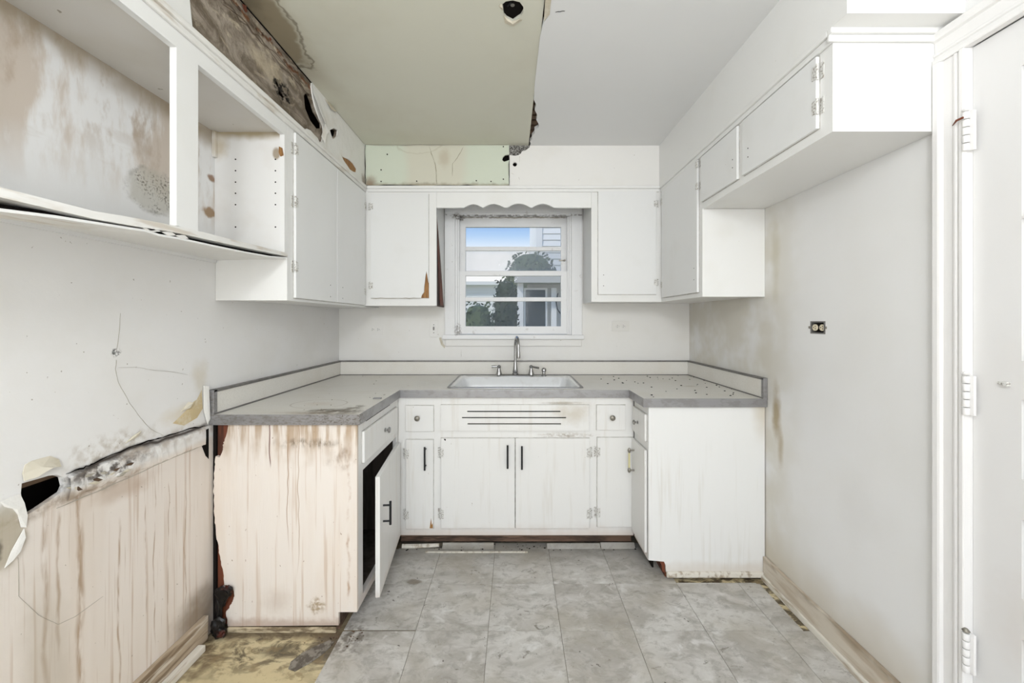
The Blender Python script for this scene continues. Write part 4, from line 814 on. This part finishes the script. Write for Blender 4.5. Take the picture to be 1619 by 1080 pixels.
for s in (-1, 1): tube(bm, [Pd(uu, vv + s * L * .34, .019), Pd(uu, vv + s * L * .34, .052)], .0044, 8)
part('pull_handle', bm, m_black, dd, 'matte black bar pull', True)
for v in (.56, .17): hinge(Pbl, 2.268, v, 1, dd)
part('edge_split', plate([(1.7515, .106), (1.7515, .626)] + [(1.749 + random.uniform(-.001, .001), .626 - .052 * k) for k in range(11)], [], .006, .010, Pd), m_base, dd)
bs = part('base_moulding', box(-1.20, -.745, YE - .010, YE - .0002, 0.0, .022, .004), m_dirtstrip, lb)

# --- sink base
sbx = empty('base_cabinet', 'long white sink base cabinet under the window with black pulls', 'cabinet', (0, 2.5, 0))
Ps = PB(BB)
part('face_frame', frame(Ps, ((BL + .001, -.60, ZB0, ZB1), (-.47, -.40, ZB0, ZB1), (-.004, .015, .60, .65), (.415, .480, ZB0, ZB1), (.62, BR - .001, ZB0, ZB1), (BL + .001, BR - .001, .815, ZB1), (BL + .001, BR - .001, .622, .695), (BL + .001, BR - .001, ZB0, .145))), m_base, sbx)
part('shadow_backing', box(BL + .01, BR - .01, BB + .022, BB + .03, .10, .86), m_dark, sbx)
part('toe_kick', box(-.655, .675, 2.340, 2.352, .030, .0815), m_kick, sbx, 'bare brown toe kick')
part('underside', box(BL + .001, BR - .001, BB + .001, 2.374, .082, .0863), m_kick, sbx)
def fd(u0, u1, v0, v1):
    d = part('drawer', fbox(Ps, u0, u1, v0, v1, .0005, .011, .0025), m_base, sbx); reveal(Ps, u0, u1, v0, v1, d); return d
knob(Ps, -.545, .757, fd(-.615, -.457, .678, .825), m_oldbrass); knob(Ps, .552, .760, fd(.467, .630, .686, .828), m_oldbrass)
slots = []
for a, b, z in ((-.266, .262, .792), (-.296, .294, .757), (-.264, .265, .722)): slots.append(R4(a, b, z - .0035, z + .0035))
vp = part('vent_panel', plate(R4(-.415, .424, .682, .829), slots, .0005, .011, Ps), m_base, sbx, 'false front with three long dark slots'); reveal(Ps, -.415, .424, .682, .829, vp)
def sdoor(u0, u1, v0, v1, hs, pu=None, pv=None):
    d = part('door', fbox(Ps, u0, u1, v0, v1, .0005, .012, .0025), m_base, sbx)
    reveal(Ps, u0, u1, v0, v1, d)
    for f in (.84, .16):
        if hs: hinge(Ps, u1 if hs > 0 else u0, v0 + (v1 - v0) * f, hs, d, .06)
    if pu is not None: pull(Ps, pu, pv, d, .13)
    return d
d = sdoor(-.613, -.458, .127, .632, -1, -.500, .535)
part('torn_veneer', plate([(-.478, .132), (-.460, .132), (-.460, .165), (-.466, .15), (-.470, .19)], [], .0115, .0125, Ps), m_ply, d)
d = sdoor(-.415, .003, .130, .640, -1, -.037, .545)
part('chipped_spot', plate([(-.398, .638), (-.386, .636), (-.388, .626), (-.394, .63)], [], .0118, .0125, Ps), m_dark, d)
sdoor(.008, .426, .130, .640, 1, .043, .540); sdoor(.470, .676, .138, .644, -1)

# --- right base
rb = empty('base_cabinet', 'white base cabinet on the right with a plain clean end panel', 'cabinet', (.97, 2.2, 0))
Prb = PR(BR); YE2 = 2.045
part('end_panel', plate([(BR, .874), (BR, .095), (.757, .088), (.765, .070), (.767, .035), (XR - .004, .035), (XR - .004, .874)], [], -.014, 0, PB(YE2)), m_endr, rb)
part('base_moulding', box(.768, XR - .016, YE2 - .012, YE2 + .004, .012, .040, .005), m_shoe, rb)
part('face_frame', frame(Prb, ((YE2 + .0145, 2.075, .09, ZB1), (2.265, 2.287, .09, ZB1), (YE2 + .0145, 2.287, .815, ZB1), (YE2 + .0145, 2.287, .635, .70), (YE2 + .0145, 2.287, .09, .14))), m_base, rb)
part('shadow_backing', box(BR + .022, BR + .03, 2.06, 2.285, .05, .86), m_dark, rb)
part('toe_kick', box(.767, .782, 2.06, 2.285, .0, .09), m_rawwood, rb)
part('broken_foot', plate([(.735, .088), (.762, .088), (.764, .03), (.752, .035), (.745, .07)], [], -.02, -.004, PB(YE2)), m_rawwood, rb)
dw = part('drawer', fbox(Prb, 2.070, 2.285, .688, .826, .0005, .012, .0025), m_base, rb); knob(Prb, 2.185, .757, dw, m_chrome, s=.9); reveal(Prb, 2.070, 2.283, .688, .826, dw)
d = part('door', fbox(Prb, 2.060, 2.284, .125, .645, .003, .016, .0025), m_base, rb)
bm = newbm(); tube(bm, [Prb(2.235, .495, .044), Prb(2.235, .575, .044)], .0055, 8)
p = part('pull_handle', bm, m_yellow, d, 'old pull with a yellowed grip', True)
for v in (.480, .590):
    bm = newbm(); tube(bm, [Prb(2.235, v, .015), Prb(2.235, v, .046)], .005, 8); lathe(bm, [(.005, -.012), (.009, -.004), (.009, .004), (.005, .012)], Prb(2.235, v, .044), 'z', 10); part('pull_post', bm, m_oldbrass, p, smooth=True)

# ================================================================== COUNTERTOP
CT = .914; cl, crx, cb = -.646, .650, 2.281; ly, ry = 1.684, 2.030
ct = empty('countertop', 'U-shaped speckled laminate countertop with metal edging and a low backsplash', 'countertop', (0, 2.6, .874))
SX0, SX1, SY0, SY1 = -.392, .404, 2.335, 2.875
U = [(XL + .002, ly), (cl, ly), (cl, cb), (crx, cb), (crx, ry), (XR - .002, ry), (XR - .002, YB - .001), (XL + .002, YB - .001)]
part('laminate_top', plate(U, [R4(SX0 + .02, SX1 - .02, SY0 + .02, SY1 - .02)], 0, -.036, lambda u, v, w: (u, v, CT + w)), m_lam, ct)
def edge_(x0, x1, y0, y1): return part('edge_trim', box(x0, x1, y0, y1, CT - .042, CT + .0012, .0012), m_metal, ct, 'dull metal edge strip')
edge_(XL + .003, cl + .004, ly - .004, ly); edge_(cl, cl + .004, ly, cb); edge_(cl, crx, cb - .004, cb); edge_(crx - .004, crx, ry, cb); edge_(crx - .004, XR - .003, ry - .004, ry)
def bsplash(b, cap, cove, end=None):
    o = part('backsplash', box(*b), m_lam, ct); part('metal_cap', box(*cap, .0012), m_bsm, o); part('cove_strip', box(*cove), m_bsm, o)
    if end: part('end_strip', box(*end, .001), m_metal, o)
bt = CT + .104
bsplash((XL + .001, XL + .018, ly + .004, YB - .02, CT, bt - .010), (XL + .001, XL + .022, ly, YB - .001, bt - .011, bt), (XL + .018, XL + .023, ly, YB - .02, CT, CT + .006), (XL + .001, XL + .022, ly - .003, ly + .018, CT - .004, bt))
bsplash((XL + .018, XR - .018, YB - .018, YB - .001, CT, bt - .010), (XL + .02, XR - .02, YB - .022, YB - .001, bt - .009, bt), (XL + .02, XR - .02, YB - .023, YB - .018, CT, CT + .005))
bsplash((XR - .018, XR - .001, ry + .004, YB - .02, CT, bt - .010), (XR - .022, XR - .001, ry, YB - .001, bt - .010, bt), (XR - .023, XR - .018, ry, YB - .02, CT, CT + .005), (XR - .022, XR - .001, ry - .003, ry + .016, CT - .004, bt))

# sink
cx, cy, hx, hy_ = (SX0 + SX1) / 2, (SY0 + SY1) / 2, (SX1 - SX0) / 2, (SY1 - SY0) / 2
sk = empty('sink', 'white porcelain drop-in kitchen sink with a metal rim under the window', 'sink', (cx, cy, .73))
bcy = cy - .030; bhx, bhy = hx - .035, hy_ - .065
bm = loft(newbm(), [rrect(cx, cy, hx - .012, hy_ - .012, .03, CT + .002), rrect(cx, cy, hx - .012, hy_ - .012, .03, CT + .005), rrect(cx, bcy, bhx, bhy, .05, CT + .005), rrect(cx, bcy, bhx - .008, bhy - .008, .05, CT - .004), rrect(cx, bcy, bhx - .018, bhy - .018, .06, CT - .13), rrect(cx, bcy, bhx - .06, bhy - .06, .06, CT - .165), rrect(cx, bcy, .06, .06, .055, CT - .172)], cap1=True)
part('basin', bm, m_porc, sk, smooth=True)
part('rim', loft(newbm(), [rrect(cx, cy, hx - .016, hy_ - .016, .03, CT + .0055), rrect(cx, cy, hx - .010, hy_ - .010, .032, CT + .0075), rrect(cx, cy, hx, hy_, .035, CT + .004), rrect(cx, cy, hx + .001, hy_ + .001, .035, CT + .0005)]), m_metal, sk, 'metal mounting rim', True)
part('drain', lathe(newbm(), [(.045, CT - .1715), (.045, CT - .169), (.036, CT - .168), (.030, CT - .172)], (cx, bcy, 0), 'z', 18), m_chrome, sk, smooth=True)
# faucet
fy = 2.825; fx = .006; zf = CT + .006
fa = empty('faucet', 'brushed metal gooseneck faucet with two lever handles behind the sink', 'faucet', (fx, fy, zf))
part('deck_plate', loft(newbm(), [rrect(fx, fy, .128, .026, .025, zf), rrect(fx, fy, .128, .026, .025, zf + .006), rrect(fx, fy, .120, .019, .018, zf + .013)], cap1=True), m_chrome, fa, smooth=True)
sx = fx + .002
sp_ = part('spout', tube(newbm(), [(sx, fy, zf + .07)] + [(sx, fy, zf + .07 + .1 * k / 3) for k in (1, 2, 3)] + [(sx + .010 * (1 - math.cos(a)), fy - .062 * (1 - math.cos(a)), zf + .21 + .062 * math.sin(a)) for a in [math.pi * k / 14 for k in range(0, 15)]] + [(sx + .021, fy - .126, zf + .175)], .0095, 12), m_chrome, fa, smooth=True)
part('nozzle', tube(newbm(), [(sx + .021, fy - .126, zf + .180), (sx + .021, fy - .126, zf + .155), (sx + .021, fy - .126, zf + .135)], [.0105, .0125, .0115], 12), m_chrome, sp_, smooth=True)
part('spout_base', lathe(newbm(), [(.021, .010), (.021, .020), (.017, .024), (.019, .03), (.015, .06), (.011, .09), (.0095, .10)], (sx, fy, zf), 'z', 16), m_chrome, fa, smooth=True)
for s in (-1, 1):
    hxp = fx + s * .112
    h = part('handle', lathe(newbm(), [(.022, .006), (.022, .012), (.017, .03), (.011, .05), (.010, .055), (.013, .060), (.013, .070), (.006, .076)], (hxp, fy, zf), 'z', 14), m_chrome, fa, smooth=True)
    ex = (-.052, 0.0, .064) if s < 0 else (.050, -.035, .060)
    part('lever', tube(newbm(), [(hxp, fy, zf + .066), (hxp + ex[0] * .5, fy + ex[1] * .5, zf + ex[2] + .002), (hxp + ex[0], fy + ex[1], zf + ex[2])], [.0055, .0065, .0085], 10), m_chrome, h, smooth=True)
sdp = empty('soap_dispenser', 'short metal soap dispenser pump right of the faucet', 'dispenser', (.207, fy, zf))
part('collar', lathe(newbm(), [(.019, 0), (.019, .006), (.013, .012), (.010, .028)], (.207, fy, zf), 'z', 14), m_chrome, sdp, smooth=True)
part('pump_head', lathe(newbm(), [(.010, .028), (.016, .032), (.017, .046), (.010, .056), (.004, .058)], (.207, fy, zf), 'z', 14), m_chrome, sdp, smooth=True)

# loose bits on the counter
thing('metal_scrap', box(-.705, -.665, 2.018, 2.036, CT + .0005, CT + .006, .001), m_metal, 'small grey metal scrap on the left counter by the edge', 'scrap', (-.685, 2.027, CT + .0005))
bm = newbm()
for k in range(46):
    x = random.uniform(.52, 1.20); y = random.uniform(2.07, 2.85)
    if k > 34: x = random.uniform(1.15, 1.24); y = random.uniform(2.1, 2.9)
    if x < .68 and y < 2.32: continue
    r = random.uniform(.0018, .0045); t = newbm(); bmesh.ops.create_icosphere(t, subdivisions=1, radius=r)
    merge(bm, t, lambda a, b, c, x=x, y=y, r=r: (x + a * 1.5, y + b, CT + .0006 + r * .6 + c * .6))
o = thing('droppings', bm, m_dark, 'dark crumbs and droppings scattered over the right counter', 'crumbs', (.9, 2.4, CT)); o['kind'] = 'stuff'
bm = newbm()
for k in range(30):
    x = random.uniform(-1.0, -.66); y = random.uniform(1.70, 2.2) if k < 18 else random.uniform(2.4, 2.85); x = x if k < 18 else random.uniform(-1.1, -.45)
    r = random.uniform(.001, .003); t = newbm(); bmesh.ops.create_icosphere(t, subdivisions=1, radius=r)
    merge(bm, t, lambda a, b, c, x=x, y=y, r=r: (x + a * 1.5, y + b, CT + .0006 + r * .6 + c * .6))
o = thing('grime_crumbs', bm, m_crack, 'brown crumbs scattered over the left counter', 'crumbs', (-.9, 2.0, CT)); o['kind'] = 'stuff'

# ================================================================== OUTLETS AND SWITCHES
def outlet_face(P, u, v, w, parent, m, horiz=True):
    for s in (-1, 1):
        uu, vv = (u + s * .020, v) if horiz else (u, v + s * .020)
        bm = newbm(); t = newbm(); lathe(t, [(.0155, 0), (.0155, .003), (.014, .004)], (0, 0, 0), 'z', 14); merge(bm, t, lambda x, y, z: P(uu + x, vv + y * .9, w + z))
        f = part('receptacle', bm, m, parent)
        for a, b in ((-.005, .004), (.005, .004)):
            part('slot', fbox(P, uu + (a if not horiz else -b) - .0012, uu + (a if not horiz else -b) + .0012, vv + (b if not horiz else a) - .003, vv + (b if not horiz else a) + .003, w + .0035, w + .0046), m_dark, f)
        bm = newbm(); t = newbm(); lathe(t, [(.0022, 0), (.0022, .0008)], (0, 0, 0), 'z', 8); merge(bm, t, lambda x, y, z: P(uu + (.006 if horiz else 0) + x, vv + (0 if horiz else -.006) + y, w + .0038 + z)); part('ground_hole', bm, m_dark, f)
o1 = empty('wall_outlet', 'white double outlet with cover plate on the back wall right of the window', 'outlet', (.770, YB, 1.265))
part('cover_plate', fbox(P, .710, .834, 1.228, 1.304, 0, .006, .002), m_ivory, o1); outlet_face(P, .772, 1.266, .005, o1, m_ivory)
o2 = empty('wall_outlet', 'painted-over double outlet on the back wall under the left cabinet', 'outlet', (-1.0, YB, 1.242))
part('cover_plate', fbox(P, -1.062, -.945, 1.206, 1.278, 0, .003, .0015), m_wall_b, o2); outlet_face(P, -1.003, 1.242, .002, o2, m_wall_b)
o3 = empty('light_switch', 'painted-over toggle switch plate left of the window', 'switch', (-.583, YB, 1.246))
part('cover_plate', fbox(P, -.612, -.553, 1.186, 1.308, 0, .005, .002), m_wall_b, o3); part('toggle', fbox(P, -.587, -.578, 1.237, 1.262, .004, .014, .002), m_bsm, o3)
for z in (1.276, 1.218): part('screw', fbox(P, -.585, -.580, z - .0025, z + .0025, .004, .0065), m_dark, o3)
o4 = empty('bare_outlet', 'old double outlet in an open box on the right wall, no cover', 'outlet', (XR, 1.693, 1.277))
Pw = PR(XR)
part('box', plate([(1.652, 1.2505), (1.735, 1.2505), (1.735, 1.3035), (1.652, 1.3035)], [[(1.660, 1.256), (1.729, 1.256), (1.729, 1.298), (1.660, 1.298)]], -.06, .001, Pw), m_bsm, o4)
part('box_back', fbox(Pw, 1.655, 1.732, 1.252, 1.302, -.062, -.055), m_dark, o4)
part('yoke', fbox(Pw, 1.645, 1.742, 1.270, 1.284, -.010, -.008), m_oldbrass, o4)
part('body', fbox(Pw, 1.662, 1.727, 1.261, 1.293, -.05, -.008, .002), m_dark, o4)
outlet_face(Pw, 1.694, 1.277, -.006, o4, m_cream)
for u in (1.740, 1.648): part('ear_screw', fbox(Pw, u - .004, u + .004, 1.272, 1.282, 0, .003, .001), m_oldbrass, o4)
# torn-out ceiling lamp box
jb = empty('ceiling_junction_box', 'empty black lamp box with wires in the green ceiling board', 'junction box', (-.004, 1.488, ZC + .012))
part('box', lathe(newbm(), [(.055, .013), (.055, .06), (.052, .062), (.052, .016)], (-.004, 1.488, ZC), 'z', 18), m_dark, jb, smooth=True)
part('mounting_strap', box(-.03, .018, 1.478, 1.50, ZC + .020, ZC + .024, .001), m_oldbrass, jb)
part('nipple', lathe(newbm(), [(.008, .012), (.008, .03)], (-.006, 1.475, ZC), 'z', 10), m_oldbrass, jb, smooth=True)
part('wire', tube(newbm(), [(.0, 1.46, ZC + .05), (-.012, 1.462, ZC + .012), (-.024, 1.475, ZC + .010), (-.02, 1.49, ZC + .03)], .003, 6), m_black, jb, smooth=True)

# ================================================================== RUBBISH ON THE FLOOR
thing('quarter_round_strip', tube(newbm(), [(-.640, 2.312, .0165), (-.56, 2.314, .0165), (-.43, 2.322, .018)], [.013, .013, .010], 7), m_shoe, 'short cream moulding strip lying under the sink cabinet kick', 'moulding strip', (-.57, 2.33, .002))
def lean(name, x0, x1, label, tilt, y=2.306, h=.024, curl=.0):
    bm = newbm(); n = 6; R = []
    for i in range(n + 1):
        t = i / n; yy = y + .024 * t + curl * math.sin(math.pi * t); zz = .005 + h * t * math.cos(tilt)
        R.append([bm.verts.new((x, yy + dx, zz)) for x in (x0, x1) for dx in (0, .003)])
    for a, b in zip(R, R[1:]):
        for p_, q_ in ((0, 1), (1, 3), (3, 2), (2, 0)): bm.faces.new((a[p_], a[q_], b[q_], b[p_]))
    bm.faces.new([R[0][i] for i in (0, 1, 3, 2)]); bm.faces.new([R[-1][i] for i in (0, 2, 3, 1)])
    return thing(name, bm, m_tile, label, 'tile scrap', ((x0 + x1) / 2, y, .004))
lean('loose_tile_piece', -.412, -.118, 'broken grey vinyl piece leaning on the kick, just right of the cream strip', .3, curl=.012)
lean('loose_tile_piece', .188, .492, 'long grey vinyl piece leaning on the kick below the right sink door', .5, h=.022)
lean('loose_tile_piece', .496, .690, 'short grey vinyl piece leaning on the kick in the right corner', .5, h=.027)
thing('floor_lath', box(-.50, .075, 2.268, 2.280, .0037, .009, .002), m_shoe, 'thin pale wooden lath lying in front of the sink cabinet', 'wood strip', (-.2, 2.274, .0037))
bm = plate([(-.845, 1.515), (-.815, 1.505), (-.775, 1.545), (-.745, 1.590), (-.730, 1.640), (-.752, 1.648), (-.79, 1.622), (-.83, 1.585), (-.852, 1.545)], [], .0005, .005, lambda u, v, w: (u, v, w))
thing('tile_shard', bm, m_shard, 'brown curled shard on the bare floor by the left cabinet', 'tile scrap', (-.79, 1.59, .0005))
bm = newbm()
for k in range(90):
    x = random.gauss(-.71, .04); y = random.gauss(1.665, .03)
    if y > 1.69 and x < -.70: continue
    r = random.uniform(.001, .0035); t = newbm(); bmesh.ops.create_icosphere(t, subdivisions=1, radius=r)
    zz = .0002 if (x < tx0 + .04) else .0036
    merge(bm, t, lambda a, b, c, x=x, y=y, r=r, zz=zz: (x + a * 1.6, y + b, zz + r * .4 + c * .4))
o = thing('floor_dirt', bm, m_kick, 'brown dirt crumbs on the floor at the left cabinet corner', 'dirt', (-.69, 1.66, .0005)); o['kind'] = 'stuff'
bm = newbm()
for k in range(70):
    x = random.uniform(-.7, .75); y = random.uniform(2.29, 2.36); r = random.uniform(.0015, .0045); t = newbm(); bmesh.ops.create_icosphere(t, subdivisions=1, radius=r)
    merge(bm, t, lambda a, b, c, x=x, y=y, r=r: (x + a * 1.6, y + b, .004 + r * .4 + c * .5))
o = thing('kick_debris', bm, m_dark, 'dark dirt crumbs along the kick under the sink cabinet', 'dirt', (0, 2.33, .003)); o['kind'] = 'stuff'
# black tarry clump in the corner gap
bm = newbm()
for c_, r_ in (((-1.224, 1.672, .040), (.026, .018, .038)), ((-1.210, 1.664, .022), (.024, .018, .020)), ((-1.212, 1.682, .170), (.030, .011, .030)), ((-1.192, 1.686, .178), (.020, .008, .022)), ((-1.230, 1.688, .110), (.014, .010, .060)), ((-1.220, 1.688, .14), (.020, .010, .030))):
    t = newbm(); bmesh.ops.create_icosphere(t, subdivisions=3, radius=1); ph = random.uniform(0, 6)
    for v in t.verts: v.co *= 1 + .22 * math.sin(5 * v.co.x + ph) * math.cos(4 * v.co.z + ph) + .10 * math.sin(13 * v.co.y + ph) + random.uniform(-.05, .05)
    merge(bm, t, lambda a, b, c, c_=c_, r_=r_: (c_[0] + a * r_[0], c_[1] + b * r_[1], max(.001, c_[2] + c * r_[2])))
thing('tar_clump', bm, m_tar, 'glossy black tarry clump in the split corner beside the left cabinet', 'tar', (-1.22, 1.675, .0), True)

# ================================================================== OUTSIDE THE WINDOW
m_grass = mat('lawn', (0.10, 0.16, 0.05), [(lambda q: q.noise(6, 0.4, 0.6), (0.16, 0.2, 0.08))], 0.9)
m_sid = mat('white_siding', (0.80, 0.80, 0.77), rough=0.6)
m_sidg = mat('beige_siding', (0.52, 0.51, 0.47), rough=0.6)
m_leaf = mat('dark_leaves', (0.028, 0.042, 0.024), [(lambda q: q.noise(9, 0.4, 0.6), (0.045, 0.062, 0.032))], 0.7)
m_leaf2 = mat('hedge_leaves', (0.045, 0.07, 0.03), [(lambda q: q.noise(9, 0.4, 0.6), (0.085, 0.115, 0.05))], 0.7)
m_bark = mat('bark', (0.09, 0.065, 0.045), rough=0.9)
m_pane = mat('dark_house_pane', (0.05, 0.06, 0.06), rough=0.1, spec=0.5)
m_roof = mat('grey_roof', (0.16, 0.155, 0.15), rough=0.9)
GZ = -.6
struct('ground', box(-14, 14, YB + .3, 30, GZ - .1, GZ), m_grass, 'lawn outside the window', 'lawn')
def siding(parent, x0, x1, y, za, zb_, step, m):
    n = int((zb_ - za) / step)
    bm0 = newbm(); bm0b = [(x0, y), (x1, y)]
    prof = [(0, 0), (-.022, 0), (-.004, step), (0, step)]
    V = [[bm0.verts.new((x, y + d, za + z)) for d, z in prof] for x in (x0, x1)]
    for i in range(4): bm0.faces.new((V[0][i], V[0][(i + 1) % 4], V[1][(i + 1) % 4], V[1][i]))
    bm0.faces.new(V[0]); bm0.faces.new(V[1][::-1])
    o = part('siding_board', bm0, m, parent)
    for k in range(1, n):
        c = o.copy(); COL.objects.link(c); c.parent = parent; c.location = (o.location.x, o.location.y, o.location.z + step * k)
h1 = empty('neighbour_house', 'tall white house with siding at the top right of the window view', 'house', (2.5, 9.2, GZ))
part('wall', box(.50, 5, 9.0, 13, GZ, 6.2), m_sid, h1); siding(h1, .62, 5, 8.998, 1.0, 6.2, .14, m_sid)
part('corner_board', box(.485, .62, 8.965, 9.0, GZ, 6.2), m_sid, h1)
part('roof', plate([(.2, 6.15), (2.8, 7.9), (5.3, 6.15)], [], -4.2, .3, PB(9)), m_roof, h1)
h2 = empty('porch_house', 'low beige house with a white post and dark window beyond the lower panes', 'house', (1.5, 6.1, GZ))
part('wall', box(.20, 3.2, 6.2, 7.2, GZ, 1.86), m_sidg, h2); siding(h2, .22, 3.2, 6.198, GZ, 1.86, .12, m_sidg)
part('roof', box(.0, 3.4, 5.9, 7.4, 1.86, 1.96), m_sidg, h2)
part('porch_post', box(.045, .135, 6.0, 6.09, GZ, 1.86), m_sid, h2)
wf = part('window', box(.145, .50, 6.13, 6.197, .9, 1.80), m_sid, h2); part('pane', box(.175, .47, 6.12, 6.131, .95, 1.77), m_pane, wf)
part('window_shutter', box(.56, .64, 6.12, 6.19, .9, 1.8), m_sid, h2)
part('cable', tube(newbm(), [(.66, 6.1, 1.72), (.63, 6.1, 1.6), (.65, 6.1, 1.48), (.72, 6.1, 1.38), (.80, 6.1, 1.34)], .008, 6), m_black, h2)
h3 = empty('white_garage', 'distant white garage left of the dark bush', 'garage', (-1.5, 12.5, GZ))
part('wall', box(-3.4, -.55, 12, 15, GZ, 2.35), m_sid, h3); siding(h3, -3.4, -.55, 11.998, GZ, 2.35, .16, m_sid); part('roof', box(-3.6, -.4, 11.8, 15.2, 2.35, 2.45), m_sid, h3)
def bush(name, label, c, r, m, n, leaf, cat, pw=1.0):
    o = empty(name, label, cat, (c[0], c[1], GZ)); bm = newbm()
    for k in range(n):
        a = random.uniform(0, 2 * math.pi); zc = random.uniform(-1, 1); s = math.sqrt(1 - zc * zc); rad = random.uniform(.55, 1.04)
        s = s ** pw; p = Vector((c[0] + r[0] * s * math.cos(a) * rad, c[1] + r[1] * s * math.sin(a) * rad, c[2] + r[2] * zc * rad))
        d = Vector((random.uniform(-1, 1), random.uniform(-1, 1), random.uniform(-1, 1))).normalized(); u = d.orthogonal().normalized() * leaf; w = d.cross(u.normalized()) * leaf * .6
        bm.faces.new([bm.verts.new(q) for q in (p - u, p - w, p + u, p + w)])
    f = part('foliage', bm, m, o); f['kind'] = 'stuff'
    t = newbm(); bmesh.ops.create_icosphere(t, subdivisions=3, radius=1); b2 = newbm()
    merge(b2, t, lambda x, y, z: (c[0] + x * r[0] * .85 * max(1e-3, 1 - z * z) ** ((pw - 1) / 2), c[1] + y * r[1] * .85 * max(1e-3, 1 - z * z) ** ((pw - 1) / 2), c[2] + z * r[2] * .97)); part('inner_foliage', b2, m, o)
    part('trunk', tube(newbm(), [(c[0], c[1], GZ), (c[0], c[1], c[2])], [.08, .04], 8), m_bark, o)
bush('round_tree', 'round pale-looking tree behind the low house roof', (.33, 8.1, 1.75), (.60, .5, .92), m_leaf2, 3200, .045, 'tree', .7)
bush('columnar_bush', 'tall dark bush in the middle of the lower panes', (-.115, 5.4, .75), (.185, .18, 1.13), m_leaf, 3000, .026, 'bush', .35)
bush('hedge_bush', 'low green hedge bush at the left of the bottom pane', (-.44, 4.9, .50), (.215, .25, 1.03), m_leaf2, 3600, .028, 'bush', .3)
bush('hedge_bush', 'small green hedge bush at the far left edge of the bottom pane', (-.86, 5.2, .48), (.22, .25, 1.02), m_leaf2, 2000, .025, 'bush', .4)
